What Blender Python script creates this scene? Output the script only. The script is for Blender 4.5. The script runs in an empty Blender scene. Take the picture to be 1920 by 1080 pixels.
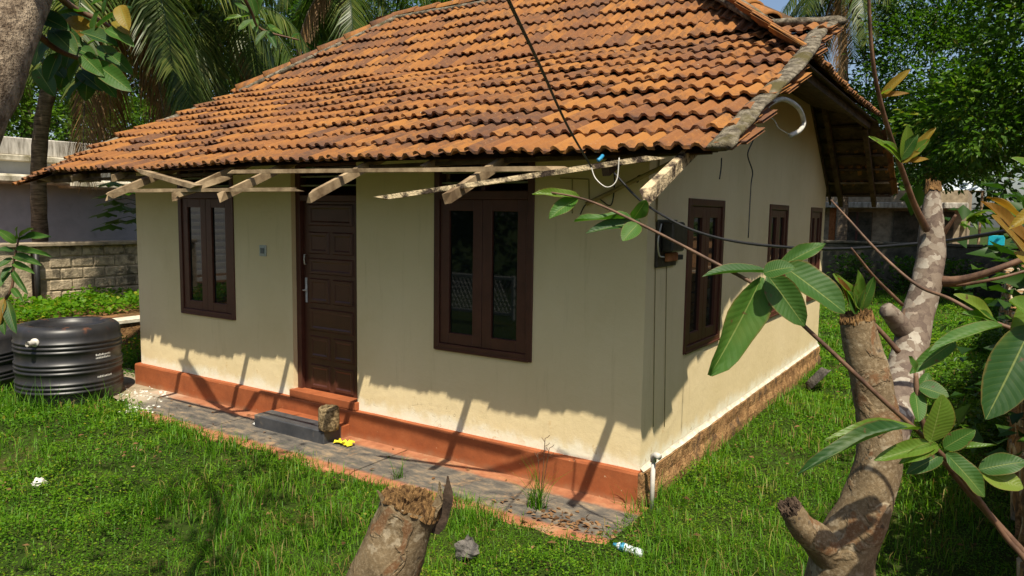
import bpy, math, random
import numpy as np
from mathutils import Vector, Matrix
random.seed(7); rng = np.random.default_rng(11)
S = bpy.context.scene; COL = S.collection

# ------------------------------------------------------------------ camera
CAM = np.array([2.1488, -5.1454, 1.9529]); YAW, PITCH, ROLL, FPX = .5759, -.1006, .0149, 1379.93
def _basis():
    f = np.array([-math.sin(YAW)*math.cos(PITCH), math.cos(YAW)*math.cos(PITCH), math.sin(PITCH)])
    r = np.cross(f, [0, 0, 1.]); r /= np.linalg.norm(r); u = np.cross(r, f)
    return np.array([math.cos(ROLL)*r+math.sin(ROLL)*u, -math.sin(ROLL)*r+math.cos(ROLL)*u, f])
CB = _basis()
cd = bpy.data.cameras.new('camera'); cd.sensor_width = 36; cd.lens = FPX/1920*36
cd.clip_start = .05; cd.clip_end = 600
cam = bpy.data.objects.new('camera', cd); COL.objects.link(cam); S.camera = cam
mw = Matrix.Identity(4)
for i in range(3):
    mw[i][0] = CB[0][i]; mw[i][1] = CB[1][i]; mw[i][2] = -CB[2][i]; mw[i][3] = CAM[i]
cam.matrix_world = mw
S.render.resolution_x, S.render.resolution_y = 1024, 576

# ------------------------------------------------------------------ sky, sun, exposure
SUN = Vector((.41, -.436, 1.)).normalized()
w = bpy.data.worlds.new('World'); S.world = w; w.use_nodes = True
nt = w.node_tree; bg = nt.nodes['Background']
sky = nt.nodes.new('ShaderNodeTexSky'); sky.sky_type = 'NISHITA'; sky.sun_disc = False
sky.sun_elevation = math.asin(SUN.z); sky.sun_rotation = math.atan2(SUN.x, SUN.y)
sky.air_density = 1.0; sky.dust_density = 2.2; sky.ozone_density = 1.2
nt.links.new(sky.outputs[0], bg.inputs[0]); bg.inputs[1].default_value = .092
sl = bpy.data.lights.new('sun', 'SUN'); sl.energy = 5.0; sl.angle = math.radians(.53); sl.color = (1, .92, .75)
so = bpy.data.objects.new('sun', sl); COL.objects.link(so); so.location = (6, -8, 14)
so.rotation_euler = SUN.to_track_quat('Z', 'Y').to_euler()
vs = S.view_settings; vs.view_transform = 'Standard'; vs.look = 'None'; vs.gamma = 1; vs.use_curve_mapping = False
vs.exposure = .55
S.cycles.max_bounces = 6; S.cycles.diffuse_bounces = 3; S.cycles.glossy_bounces = 2; S.cycles.transmission_bounces = 3

# ------------------------------------------------------------------ measuring helpers (survey of the place from the picture)
def ray(px, py): return np.array([(px-960)/FPX, -(py-540)/FPX, 1.]) @ CB
def at_axis(px, py, ax, v):
    d = ray(px, py); return CAM+(v-CAM[ax])/d[ax]*d
def at_x(px, py, v): return at_axis(px, py, 0, v)
def at_y(px, py, v): return at_axis(px, py, 1, v)
def at_z(px, py, v): return at_axis(px, py, 2, v)
def at_d(px, py, d): return CAM+d*ray(px, py)

# ------------------------------------------------------------------ materials
def new_mat(name):
    m = bpy.data.materials.new(name); m.use_nodes = True; t = m.node_tree
    for n in list(t.nodes): t.nodes.remove(n)
    o = t.nodes.new('ShaderNodeOutputMaterial'); return m, t, o
def N(t, typ, **k):
    n = t.nodes.new(typ)
    for a, b in k.items(): setattr(n, a, b)
    return n
def ramp(t, fac, stops):
    r = N(t, 'ShaderNodeValToRGB'); e = r.color_ramp.elements
    while len(e) > 1: e.remove(e[-1])
    e[0].position = stops[0][0]; e[0].color = (*stops[0][1], 1)
    for p, c in stops[1:]:
        x = e.new(p); x.color = (*c, 1)
    t.links.new(fac, r.inputs[0]); return r.outputs[0]
def noise(t, vec, scale, detail=4, rough=.6, dist=0):
    n = N(t, 'ShaderNodeTexNoise'); n.inputs['Scale'].default_value = scale; n.inputs['Detail'].default_value = detail
    n.inputs['Roughness'].default_value = rough; n.inputs['Distortion'].default_value = dist
    t.links.new(vec, n.inputs['Vector']); return n.outputs['Fac']
def mixc(t, fac, a, b, mode='MIX'):
    n = N(t, 'ShaderNodeMix', data_type='RGBA', blend_type=mode)
    for s, v in ((n.inputs[0], fac), (n.inputs[6], a), (n.inputs[7], b)):
        if isinstance(v, (int, float)): s.default_value = v
        elif isinstance(v, tuple): s.default_value = (*v, 1)
        else: t.links.new(v, s)
    return n.outputs[2]
def mth(t, op, a, b=None, clamp=False):
    n = N(t, 'ShaderNodeMath', operation=op, use_clamp=clamp)
    for s, v in ((n.inputs[0], a), (n.inputs[1], b)):
        if v is None: continue
        if isinstance(v, (int, float)): s.default_value = v
        else: t.links.new(v, s)
    return n.outputs[0]
def smooth(t, v, lo, hi):
    n = N(t, 'ShaderNodeMapRange', interpolation_type='SMOOTHSTEP'); t.links.new(v, n.inputs[0])
    n.inputs[1].default_value = lo; n.inputs[2].default_value = hi; return n.outputs[0]
def pos(t): return N(t, 'ShaderNodeNewGeometry').outputs['Position']
def scl(t, v, s):
    n = N(t, 'ShaderNodeMapping'); n.inputs['Scale'].default_value = s; t.links.new(v, n.inputs[0]); return n.outputs[0]
def finish(t, o, col, rough=.8, bump=None, bstr=.3, bdist=.01, spec=.3, metal=0):
    b = N(t, 'ShaderNodeBsdfPrincipled'); b.inputs['Specular IOR Level'].default_value = spec; b.inputs['Metallic'].default_value = metal
    if isinstance(col, tuple): b.inputs['Base Color'].default_value = (*col, 1)
    else: t.links.new(col, b.inputs['Base Color'])
    if isinstance(rough, (int, float)): b.inputs['Roughness'].default_value = rough
    else: t.links.new(rough, b.inputs['Roughness'])
    if bump is not None:
        bp = N(t, 'ShaderNodeBump'); bp.inputs['Strength'].default_value = bstr; bp.inputs['Distance'].default_value = bdist
        t.links.new(bump, bp.inputs['Height']); t.links.new(bp.outputs[0], b.inputs['Normal'])
    t.links.new(b.outputs[0], o.inputs[0]); return b
def simple(name, c1, c2, scale=6, rough=.8, bstr=.3, bdist=.008, spec=.3, stretch=(1, 1, 1), lo=.35, hi=.65, c3=None, s3=1.5):
    m, t, o = new_mat(name); p = scl(t, pos(t), stretch)
    f = noise(t, p, scale, 6, .65); c = ramp(t, f, [(lo, c1), (hi, c2)])
    if c3: c = mixc(t, smooth(t, noise(t, p, s3, 4), .52, .68), c, c3)
    finish(t, o, c, rough, noise(t, p, scale*4, 4), bstr, bdist, spec); return m
M = {}
# painted plaster with lime bloom and flaking near the base
m, t, o = new_mat('cream_plaster'); p = pos(t); sx = N(t, 'ShaderNodeSeparateXYZ'); t.links.new(p, sx.inputs[0])
c = ramp(t, noise(t, p, 1.1, 5), [(.3, (.685, .55, .315)), (.7, (.75, .61, .37))])
c = mixc(t, mth(t, 'MULTIPLY', smooth(t, noise(t, p, .9, 6, .7), .5, .75), .35), c, (.60, .46, .23))
c = mixc(t, mth(t, 'MULTIPLY', smooth(t, noise(t, scl(t, p, (1, 1, .09)), 11, 6, .7), .55, .75), .22), c, (.36, .27, .13))
c = mixc(t, mth(t, 'MULTIPLY', smooth(t, noise(t, p, 26, 5, .75), .60, .72), .25), c, (.50, .37, .18))
zn = mth(t, 'ADD', sx.outputs[2], mth(t, 'MULTIPLY', noise(t, p, 5, 6, .7), -.34))
c = mixc(t, smooth(t, zn, -.02, -.16), c, (.82, .76, .60))
fl = noise(t, p, 7, 7, .75); low = smooth(t, sx.outputs[2], .45, .02)
c = mixc(t, mth(t, 'MULTIPLY', smooth(t, fl, .60, .66), mth(t, 'MULTIPLY', low, .7)), c, (.56, .37, .16))
vor = N(t, 'ShaderNodeTexVoronoi', feature='DISTANCE_TO_EDGE'); vor.inputs['Scale'].default_value = 5.5
wob = N(t, 'ShaderNodeVectorMath', operation='ADD'); t.links.new(p, wob.inputs[0])
nz = N(t, 'ShaderNodeTexNoise'); nz.inputs['Scale'].default_value = 4; t.links.new(p, nz.inputs['Vector']); t.links.new(nz.outputs['Color'], wob.inputs[1])
t.links.new(wob.outputs[0], vor.inputs['Vector'])
crk = mth(t, 'MULTIPLY', smooth(t, vor.outputs[0], .02, .0), mth(t, 'MULTIPLY', low, smooth(t, noise(t, p, 1.3, 2), .5, .6)))
c = mixc(t, mth(t, 'MULTIPLY', crk, .55), c, (.33, .25, .15))
bmp = mth(t, 'ADD', mth(t, 'MULTIPLY', noise(t, p, 90, 3), .35), mth(t, 'ADD', mth(t, 'MULTIPLY', noise(t, p, 7, 6, .65), 2.2), mth(t, 'MULTIPLY', crk, -1.2)))
finish(t, o, c, .85, bmp, .35, .008, .2); M['plaster'] = m
m, t, o = new_mat('red_oxide_cement'); p = pos(t); sx = N(t, 'ShaderNodeSeparateXYZ'); t.links.new(p, sx.inputs[0])
c = ramp(t, noise(t, p, 4, 6, .7), [(.3, (.23, .066, .024)), (.55, (.315, .090, .031)), (.75, (.36, .122, .048))])
c = mixc(t, mth(t, 'MULTIPLY', smooth(t, noise(t, p, 18, 6, .75), .56, .68), .55), c, (.20, .075, .035))
c = mixc(t, mth(t, 'MULTIPLY', smooth(t, mth(t, 'ADD', sx.outputs[2], mth(t, 'MULTIPLY', noise(t, p, 8, 5), .14)), -.12, -.22), .6), c, (.40, .22, .12))
c = mixc(t, smooth(t, noise(t, p, 30, 4), .70, .74), c, (.50, .33, .20))
finish(t, o, c, .75, noise(t, p, 14, 7, .7), .5, .006, .25); M['oxide'] = m
# worn paving: black cement with red borders
m, t, o = new_mat('worn_paving'); p = pos(t); sx = N(t, 'ShaderNodeSeparateXYZ'); t.links.new(p, sx.inputs[0])
yy = mth(t, 'ADD', sx.outputs[1], mth(t, 'MULTIPLY', mth(t, 'SUBTRACT', noise(t, p, 6, 5), .5), .10))
red = ramp(t, noise(t, p, 9, 5), [(.3, (.24, .085, .04)), (.7, (.40, .17, .085))])
blk = ramp(t, noise(t, scl(t, p, (1.6, 4, 1)), 3.0, 6, .7), [(.34, (.050, .047, .045)), (.52, (.115, .102, .086)), (.68, (.27, .20, .13))])
edge = mth(t, 'ADD', smooth(t, yy, -.25, -.18), smooth(t, yy, -.68, -.75), True)
c = mixc(t, edge, blk, red)
c = mixc(t, smooth(t, noise(t, p, 2.6, 7, .75), .52, .68), c, (.34, .22, .12))
c = mixc(t, mth(t, 'MULTIPLY', smooth(t, mth(t, 'ADD', sx.outputs[0], mth(t, 'MULTIPLY', noise(t, p, 3, 4), .8)), -5.0, -5.9), .8), c, (.44, .38, .29))
finish(t, o, c, .8, noise(t, p, 30, 5), .5, .006, .3); M['paving'] = m
# clay roof tile: each tile its own tone, lichen and soot on top
m, t, o = new_mat('clay_tile'); p = pos(t)
oi = N(t, 'ShaderNodeObjectInfo'); at = N(t, 'ShaderNodeAttribute', attribute_name='tone')
rnd = mth(t, 'FRACT', mth(t, 'ADD', oi.outputs['Random'], at.outputs['Fac']))
c = ramp(t, rnd, [(0, (.195, .078, .025)), (.25, (.245, .100, .027)), (.5, (.30, .128, .031)), (.66, (.25, .100, .028)), (.80, (.165, .070, .028)), (.90, (.12, .055, .029)), (1, (.18, .073, .027))])
c = mixc(t, mth(t, 'MULTIPLY', smooth(t, noise(t, p, 22, 5, .7), .45, .7), .35), c, (.33, .15, .04))
d1 = noise(t, scl(t, p, (2.2, .8, .8)), 5.0, 7, .78); d2 = noise(t, p, .55, 3, .5)
c = mixc(t, mth(t, 'MULTIPLY', smooth(t, mth(t, 'ADD', mth(t, 'MULTIPLY', d1, .8), mth(t, 'MULTIPLY', d2, .3)), .50, .68), .70), c, (.072, .042, .029))
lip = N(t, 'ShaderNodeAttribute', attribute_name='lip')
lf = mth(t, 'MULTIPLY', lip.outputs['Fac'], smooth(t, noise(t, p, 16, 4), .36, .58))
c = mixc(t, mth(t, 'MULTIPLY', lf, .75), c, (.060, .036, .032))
c = mixc(t, smooth(t, noise(t, p, 38, 3, .6), .69, .74), c, (.34, .33, .26))
finish(t, o, c, .85, noise(t, p, 60, 5), .5, .004, .25); M['tile'] = m
M['mortar'] = simple('lichened_mortar', (.07, .058, .04), (.25, .215, .16), 16, .95, 1, .02, .15, lo=.4, hi=.62, c3=(.09, .075, .03), s3=3)
M['oldwood'] = simple('weathered_timber', (.12, .078, .042), (.42, .31, .185), 5, .85, .6, .006, .2, (1, 1, 1), .35, .7)
M['rotwood'] = simple('rotten_timber', (.05, .035, .025), (.56, .44, .27), 9, .9, .9, .02, .15, (1, 1, 1), .42, .56)
M['darkwood'] = simple('dark_timber', (.045, .028, .016), (.12, .075, .04), 8, .85, .5, .006, .2)  # even dark brown, for underside timbers and the sheets behind openings
M['brown'] = simple('brown_gloss_paint', (.070, .023, .0145), (.092, .031, .019), 7, .42, .12, .003, .4)
M['brown2'] = simple('brown_door_paint', (.060, .020, .0125), (.080, .027, .016), 5, .36, .15, .003, .45)
M['laterite'] = simple('laterite_stone', (.17, .085, .035), (.50, .29, .13), 13, .95, 1, .03, .15, c3=(.11, .07, .045), s3=6, lo=.33, hi=.68)
M['lime'] = simple('lime_edge', (.42, .37, .28), (.70, .64, .52), 9, .9, .5, .01, .2)
M['block'] = simple('stained_concrete_block', (.25, .20, .135), (.52, .42, .29), 7, .95, .9, .02, .15, c3=(.12, .10, .07), s3=4)
M['joint'] = simple('wall_joint', (.17, .14, .095), (.36, .29, .20), 8, .95, .7, .02, .15)
M['coping'] = simple('coping_cement', (.20, .16, .11), (.38, .31, .22), 5, .95, .5, .01, .15)
M['render'] = simple('grey_white_render', (.40, .43, .48), (.50, .53, .58), 2.2, .9, .2, .01, .2, c3=(.32, .35, .40), s3=1.1)
M['parapet'] = simple('streaked_parapet', (.20, .18, .15), (.66, .62, .56), 4, .95, .4, .01, .15, (3, 3, .5), .35, .7)
M['ledge'] = simple('mossy_ledge', (.16, .14, .08), (.58, .53, .43), 3, .95, .5, .01, .15, (1, 1, 1), .33, .6)
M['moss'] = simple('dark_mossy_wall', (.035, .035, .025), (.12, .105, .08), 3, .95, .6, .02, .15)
M['stone'] = simple('grey_field_stone', (.03, .027, .025), (.15, .135, .12), 9, .9, .9, .02, .2)
M['granule'] = simple('coarse_concrete', (.10, .07, .035), (.42, .31, .17), 38, .95, 1, .02, .15, lo=.4, hi=.6)
M['slate'] = simple('black_step_cement', (.035, .037, .042), (.07, .07, .075), 6, .55, .25, .004, .4, c3=(.16, .13, .10), s3=4)
M['earth'] = simple('red_earth', (.10, .05, .022), (.30, .155, .07), 6, .95, .8, .03, .1, c3=(.07, .05, .02), s3=2)
M['pvc'] = simple('grey_pvc', (.42, .40, .36), (.58, .55, .49), 8, .5, .1, .002, .4)
M['pvcold'] = simple('rusty_conduit', (.20, .15, .06), (.34, .27, .12), 8, .6, .1, .002, .3)
M['black'] = simple('black_cable', (.010, .010, .010), (.022, .021, .02), 20, .5, .1, .001, .4)
M['white'] = simple('white_cable', (.55, .55, .53), (.66, .66, .64), 20, .45, .05, .001, .4)
M['yellow'] = simple('yellow_plastic_film', (.75, .60, .02), (.85, .72, .05), 20, .35, .2, .002, .5)
M['bluefilm'] = simple('clear_blue_plastic', (.55, .62, .68), (.75, .8, .84), 20, .2, .2, .002, .6)
M['blue'] = simple('blue_plastic', (.02, .16, .32), (.03, .25, .42), 20, .35, .1, .002, .5)
M['teal'] = simple('teal_plastic', (.01, .30, .40), (.015, .38, .48), 5, .45, .1, .002, .4)
M['brass'] = simple('worn_steel', (.42, .40, .36), (.6, .58, .52), 12, .35, .1, .001, .6)
M['switch'] = simple('switch_plastic', (.36, .38, .35), (.44, .46, .42), 20, .4, .05, .001, .4)
M['switchk'] = simple('switch_key', (.10, .12, .12), (.14, .15, .15), 20, .4, .05, .001, .4)
M['meter'] = simple('old_bakelite', (.016, .014, .011), (.05, .042, .028), 14, .45, .2, .002, .4)
M['louvre'] = simple('dusty_louvre', (.20, .19, .16), (.32, .31, .27), 9, .7, .1, .002, .3)
M['rust'] = simple('rust', (.18, .06, .02), (.36, .14, .05), 12, .9, .4, .004, .2)
M['rubble'] = simple('lime_rubble', (.42, .38, .31), (.80, .78, .72), 14, .95, .8, .02, .15)
M['roofsheet'] = simple('pale_roof_sheet', (.40, .46, .52), (.56, .62, .68), 4, .6, .1, .003, .4)
# black polythene tank
m, t, o = new_mat('black_polythene'); p = pos(t); sx = N(t, 'ShaderNodeSeparateXYZ'); t.links.new(p, sx.inputs[0])
c = ramp(t, noise(t, p, 5, 4), [(.3, (.014, .014, .016)), (.7, (.026, .025, .026))])
c = mixc(t, mth(t, 'MULTIPLY', smooth(t, noise(t, p, 9, 5), .58, .70), smooth(t, sx.outputs[2], .50, .66)), c, (.22, .075, .03))
c = mixc(t, mth(t, 'MULTIPLY', smooth(t, noise(t, scl(t, p, (3, 3, .8)), 3, 4), .5, .8), .25), c, (.10, .08, .065))
finish(t, o, c, .42, noise(t, p, 25, 3), .08, .004, .45); M['tank'] = m
# window glass: opaque mirror-smooth pane, its near-black colour stands in for the unlit room
m, t, o = new_mat('window_glass'); b = finish(t, o, (.006, .008, .008), .03, noise(t, pos(t), 2.0, 2), .02, .01, .5); M['glass'] = m
# bark
def bark(name, a, b_, pale, scale, patch):
    m, t, o = new_mat(name); p = pos(t)
    c = ramp(t, noise(t, p, scale, 6, .65, .6), [(.32, a), (.66, b_)])
    c = mixc(t, smooth(t, noise(t, p, scale*2.2, 3, .5), .60, .66), c, pale)
    c = mixc(t, mth(t, 'MULTIPLY', smooth(t, noise(t, p, scale*1.3, 4, .5, 1.0), .58, .64), .8), c, patch)
    c = mixc(t, smooth(t, noise(t, p, scale*5, 3, .5), .64, .72), c, (.06, .045, .03))
    c = mixc(t, mth(t, 'MULTIPLY', smooth(t, noise(t, p, scale*12, 5, .7), .45, .7), .45), c, (.36, .29, .19))
    h = mth(t, 'ADD', mth(t, 'MULTIPLY', noise(t, p, scale*7, 7, .75), .9), mth(t, 'MULTIPLY', smooth(t, noise(t, p, scale*1.3, 4, .5, 1.0), .54, .60), .8))
    finish(t, o, c, .85, h, .7, .006, .18); return m
M['bark'] = bark('guava_bark', (.10, .070, .038), (.18, .128, .070), (.26, .21, .14), 11, (.14, .066, .028))
m, t, o = new_mat('mottled_grey_bark'); p = pos(t)
q1 = N(t, 'ShaderNodeTexNoise'); q1.inputs['Scale'].default_value = 30; q1.inputs['Detail'].default_value = 4; t.links.new(p, q1.inputs['Vector'])
q2 = N(t, 'ShaderNodeVectorMath', operation='SCALE'); q2.inputs['Scale'].default_value = .045; t.links.new(q1.outputs['Color'], q2.inputs[0])
q3 = N(t, 'ShaderNodeVectorMath', operation='ADD'); t.links.new(p, q3.inputs[0]); t.links.new(q2.outputs[0], q3.inputs[1])
vo = N(t, 'ShaderNodeTexVoronoi'); vo.inputs['Scale'].default_value = 52; t.links.new(q3.outputs[0], vo.inputs['Vector'])
sv = N(t, 'ShaderNodeSeparateColor'); t.links.new(vo.outputs['Color'], sv.inputs[0])
c = ramp(t, sv.outputs[0], [(0, (.09, .064, .050)), (.35, (.13, .096, .073)), (.6, (.165, .128, .095)), (.80, (.22, .185, .145)), (.93, (.33, .295, .24)), (1, (.16, .09, .05))])
c = mixc(t, mth(t, 'MULTIPLY', smooth(t, noise(t, p, 60, 6, .7), .45, .7), .5), c, (.20, .155, .115))
finish(t, o, c, .85, mth(t, 'ADD', mth(t, 'MULTIPLY', sv.outputs[0], .6), noise(t, p, 90, 5, .7)), .5, .004, .18); M['bark2'] = m
M['bark3'] = simple('rough_brown_bark', (.12, .085, .055), (.38, .30, .21), 40, .9, 1, .012, .2, lo=.38, hi=.62)
M['twig'] = simple('red_brown_twig', (.06, .032, .020), (.17, .095, .055), 30, .6, .3, .002, .3)
M['palmbark'] = simple('palm_bark', (.06, .045, .03), (.22, .17, .12), 5, .95, .8, .02, .15, (1, 1, 6))
M['freshwood'] = simple('splintered_wood', (.05, .026, .012), (.33, .19, .075), 90, .95, 1, .008, .1, (1, 1, .25), .38, .66)
M['charwood'] = simple('dark_dead_wood', (.02, .014, .01), (.09, .06, .04), 20, .9, .6, .006, .2)
# leaves
def leafmat(name, stops, transl=.35, gloss=.55, veins=False, tcol=None):
    m, t, o = new_mat(name)
    a = N(t, 'ShaderNodeAttribute', attribute_name='tone'); oi = N(t, 'ShaderNodeObjectInfo')
    f = mth(t, 'FRACT', mth(t, 'ADD', a.outputs['Fac'], oi.outputs['Random'])) if veins else a.outputs['Fac']
    c = ramp(t, f, stops); bmp = None
    if veins:
        uv = N(t, 'ShaderNodeUVMap'); s = N(t, 'ShaderNodeSeparateXYZ'); t.links.new(uv.outputs[0], s.inputs[0])
        ax = mth(t, 'ABSOLUTE', mth(t, 'SUBTRACT', s.outputs[0], .5))
        ph = mth(t, 'MULTIPLY', mth(t, 'SUBTRACT', s.outputs[1], mth(t, 'MULTIPLY', ax, .34)), 13)
        wv = mth(t, 'ABSOLUTE', mth(t, 'SUBTRACT', mth(t, 'FRACT', ph), .5))
        vn = smooth(t, wv, .42, .5); mid = smooth(t, ax, .028, .010)
        p = pos(t)
        c = mixc(t, mth(t, 'MULTIPLY', vn, .16), c, (.15, .21, .04)); c = mixc(t, mth(t, 'MULTIPLY', mid, .6), c, (.24, .28, .08))
        c = mixc(t, smooth(t, noise(t, p, 55, 4), .64, .72), c, (.09, .05, .02))
        ed = smooth(t, mth(t, 'ADD', ax, mth(t, 'MULTIPLY', noise(t, p, 40, 3), .12)), .50, .56); c = mixc(t, mth(t, 'MULTIPLY', ed, .6), c, (.16, .10, .025))
        c = mixc(t, mth(t, 'MULTIPLY', smooth(t, noise(t, p, 12, 3), .5, .75), .35), c, (.13, .17, .03))
        bmp = mth(t, 'ADD', mth(t, 'MULTIPLY', wv, -1.0), mth(t, 'MULTIPLY', mid, -1.0))
    b = N(t, 'ShaderNodeBsdfPrincipled'); t.links.new(c, b.inputs['Base Color']); b.inputs['Roughness'].default_value = gloss
    b.inputs['Specular IOR Level'].default_value = .3 if veins else .2
    if bmp is not None:
        bp = N(t, 'ShaderNodeBump'); bp.inputs['Strength'].default_value = .4; bp.inputs['Distance'].default_value = .0012
        t.links.new(bmp, bp.inputs['Height']); t.links.new(bp.outputs[0], b.inputs['Normal'])
    tr = N(t, 'ShaderNodeBsdfTranslucent'); c2 = mixc(t, 1.0, c, tcol or (1.6, 1.9, .7), 'MULTIPLY'); t.links.new(c2, tr.inputs[0])
    mx = N(t, 'ShaderNodeMixShader'); mx.inputs[0].default_value = transl
    t.links.new(b.outputs[0], mx.inputs[1]); t.links.new(tr.outputs[0], mx.inputs[2]); t.links.new(mx.outputs[0], o.inputs[0]); return m
M['guava'] = leafmat('guava_leaf', [(0, (.030, .085, .012)), (.5, (.042, .115, .014)), (1, (.060, .14, .018))], .3, .55, True)
M['guavadk'] = leafmat('dark_guava_leaf', [(0, (.016, .055, .012)), (.6, (.028, .08, .014)), (1, (.04, .10, .016))], .3, .52, True)
M['guavalt'] = leafmat('pale_guava_leaf', [(0, (.075, .15, .018)), (.6, (.11, .18, .02)), (1, (.15, .20, .025))], .35, .42, True)
M['guavayl'] = leafmat('yellowing_guava_leaf', [(0, (.19, .15, .02)), (.5, (.26, .17, .018)), (1, (.17, .075, .018))], .35, .5, True, (1.5, 1.2, .6))
GR = [(0, (.022, .068, .004)), (.35, (.050, .145, .005)), (.7, (.088, .20, .007)), (.88, (.14, .23, .010)), (.95, (.24, .20, .06)), (1, (.18, .10, .04))]
M['grass'] = leafmat('lawn_grass', GR, .3, .5)
M['weed'] = leafmat('broad_weed', [(0, (.024, .080, .004)), (.5, (.062, .160, .005)), (.9, (.118, .22, .008)), (1, (.28, .26, .02))], .35, .5)
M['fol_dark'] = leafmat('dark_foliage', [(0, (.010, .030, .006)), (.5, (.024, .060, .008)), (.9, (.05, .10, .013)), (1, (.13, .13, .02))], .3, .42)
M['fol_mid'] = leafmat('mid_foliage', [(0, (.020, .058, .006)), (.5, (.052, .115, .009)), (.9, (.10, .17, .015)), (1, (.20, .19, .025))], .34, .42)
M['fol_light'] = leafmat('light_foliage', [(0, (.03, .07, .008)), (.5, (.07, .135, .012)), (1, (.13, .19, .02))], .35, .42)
M['frond'] = leafmat('palm_frond', [(0, (.020, .045, .007)), (.5, (.055, .088, .014)), (1, (.16, .165, .04))], .3, .35)
M['frondold'] = leafmat('dry_palm_frond', [(0, (.10, .055, .022)), (.6, (.20, .115, .045)), (1, (.30, .19, .08))], .25, .6, False, (1.3, 1.1, .8))
M['litter'] = leafmat('dry_leaf', [(0, (.09, .045, .02)), (.6, (.19, .10, .045)), (1, (.30, .17, .08))], .2, .7, False, (1.2, 1, .8))
M['petal'] = leafmat('yellow_petal', [(0, (.6, .5, .02)), (1, (.8, .65, .04))], .2, .5)
# ground under the grass
m, t, o = new_mat('soil_and_turf'); p = pos(t)
c = ramp(t, noise(t, p, 1.4, 5, .6), [(.35, (.018, .036, .005)), (.60, (.035, .055, .008)), (.78, (.12, .07, .03))])
c = mixc(t, smooth(t, noise(t, p, 9, 4), .5, .7), c, (.035, .038, .012))
finish(t, o, c, .95, noise(t, p, 18, 5), .8, .03, .1); M['ground'] = m

# ------------------------------------------------------------------ mesh helpers
OFF = {}
def props(o, label=None, cat=None, group=None, kind=None):
    for k, v in (('label', label), ('category', cat), ('group', group), ('kind', kind)):
        if v: o[k] = v
    return o
def thing(name, loc, label, cat, group=None):
    o = bpy.data.objects.new(name, None); COL.objects.link(o); o.location = [float(v) for v in loc]; o.empty_display_size = .1
    OFF[o.name] = np.array(loc, float); return props(o, label, cat, group)
def off(par): return OFF.get(par.name, np.zeros(3)) if par else np.zeros(3)
def link(name, me, mat, par=None, smoothsh=False):
    if mat is not None and not me.materials: me.materials.append(mat)
    if smoothsh: me.polygons.foreach_set('use_smooth', [True]*len(me.polygons))
    o = bpy.data.objects.new(name, me); COL.objects.link(o)
    if par: o.parent = par
    OFF[o.name] = off(par); return o
def attr(me, name, vals):
    a = me.attributes.new(name, 'FLOAT', 'POINT'); a.data.foreach_set('value', np.asarray(vals, np.float32))
def np_mesh(name, V, F):
    V = np.asarray(V, np.float32); F = np.asarray(F, np.int32); k = F.shape[1]
    me = bpy.data.meshes.new(name); me.vertices.add(len(V)); me.vertices.foreach_set('co', V.ravel())
    me.loops.add(F.size); me.loops.foreach_set('vertex_index', F.ravel())
    me.polygons.add(len(F)); me.polygons.foreach_set('loop_start', np.arange(0, F.size, k, dtype=np.int32))
    me.update(calc_edges=True); return me
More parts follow.
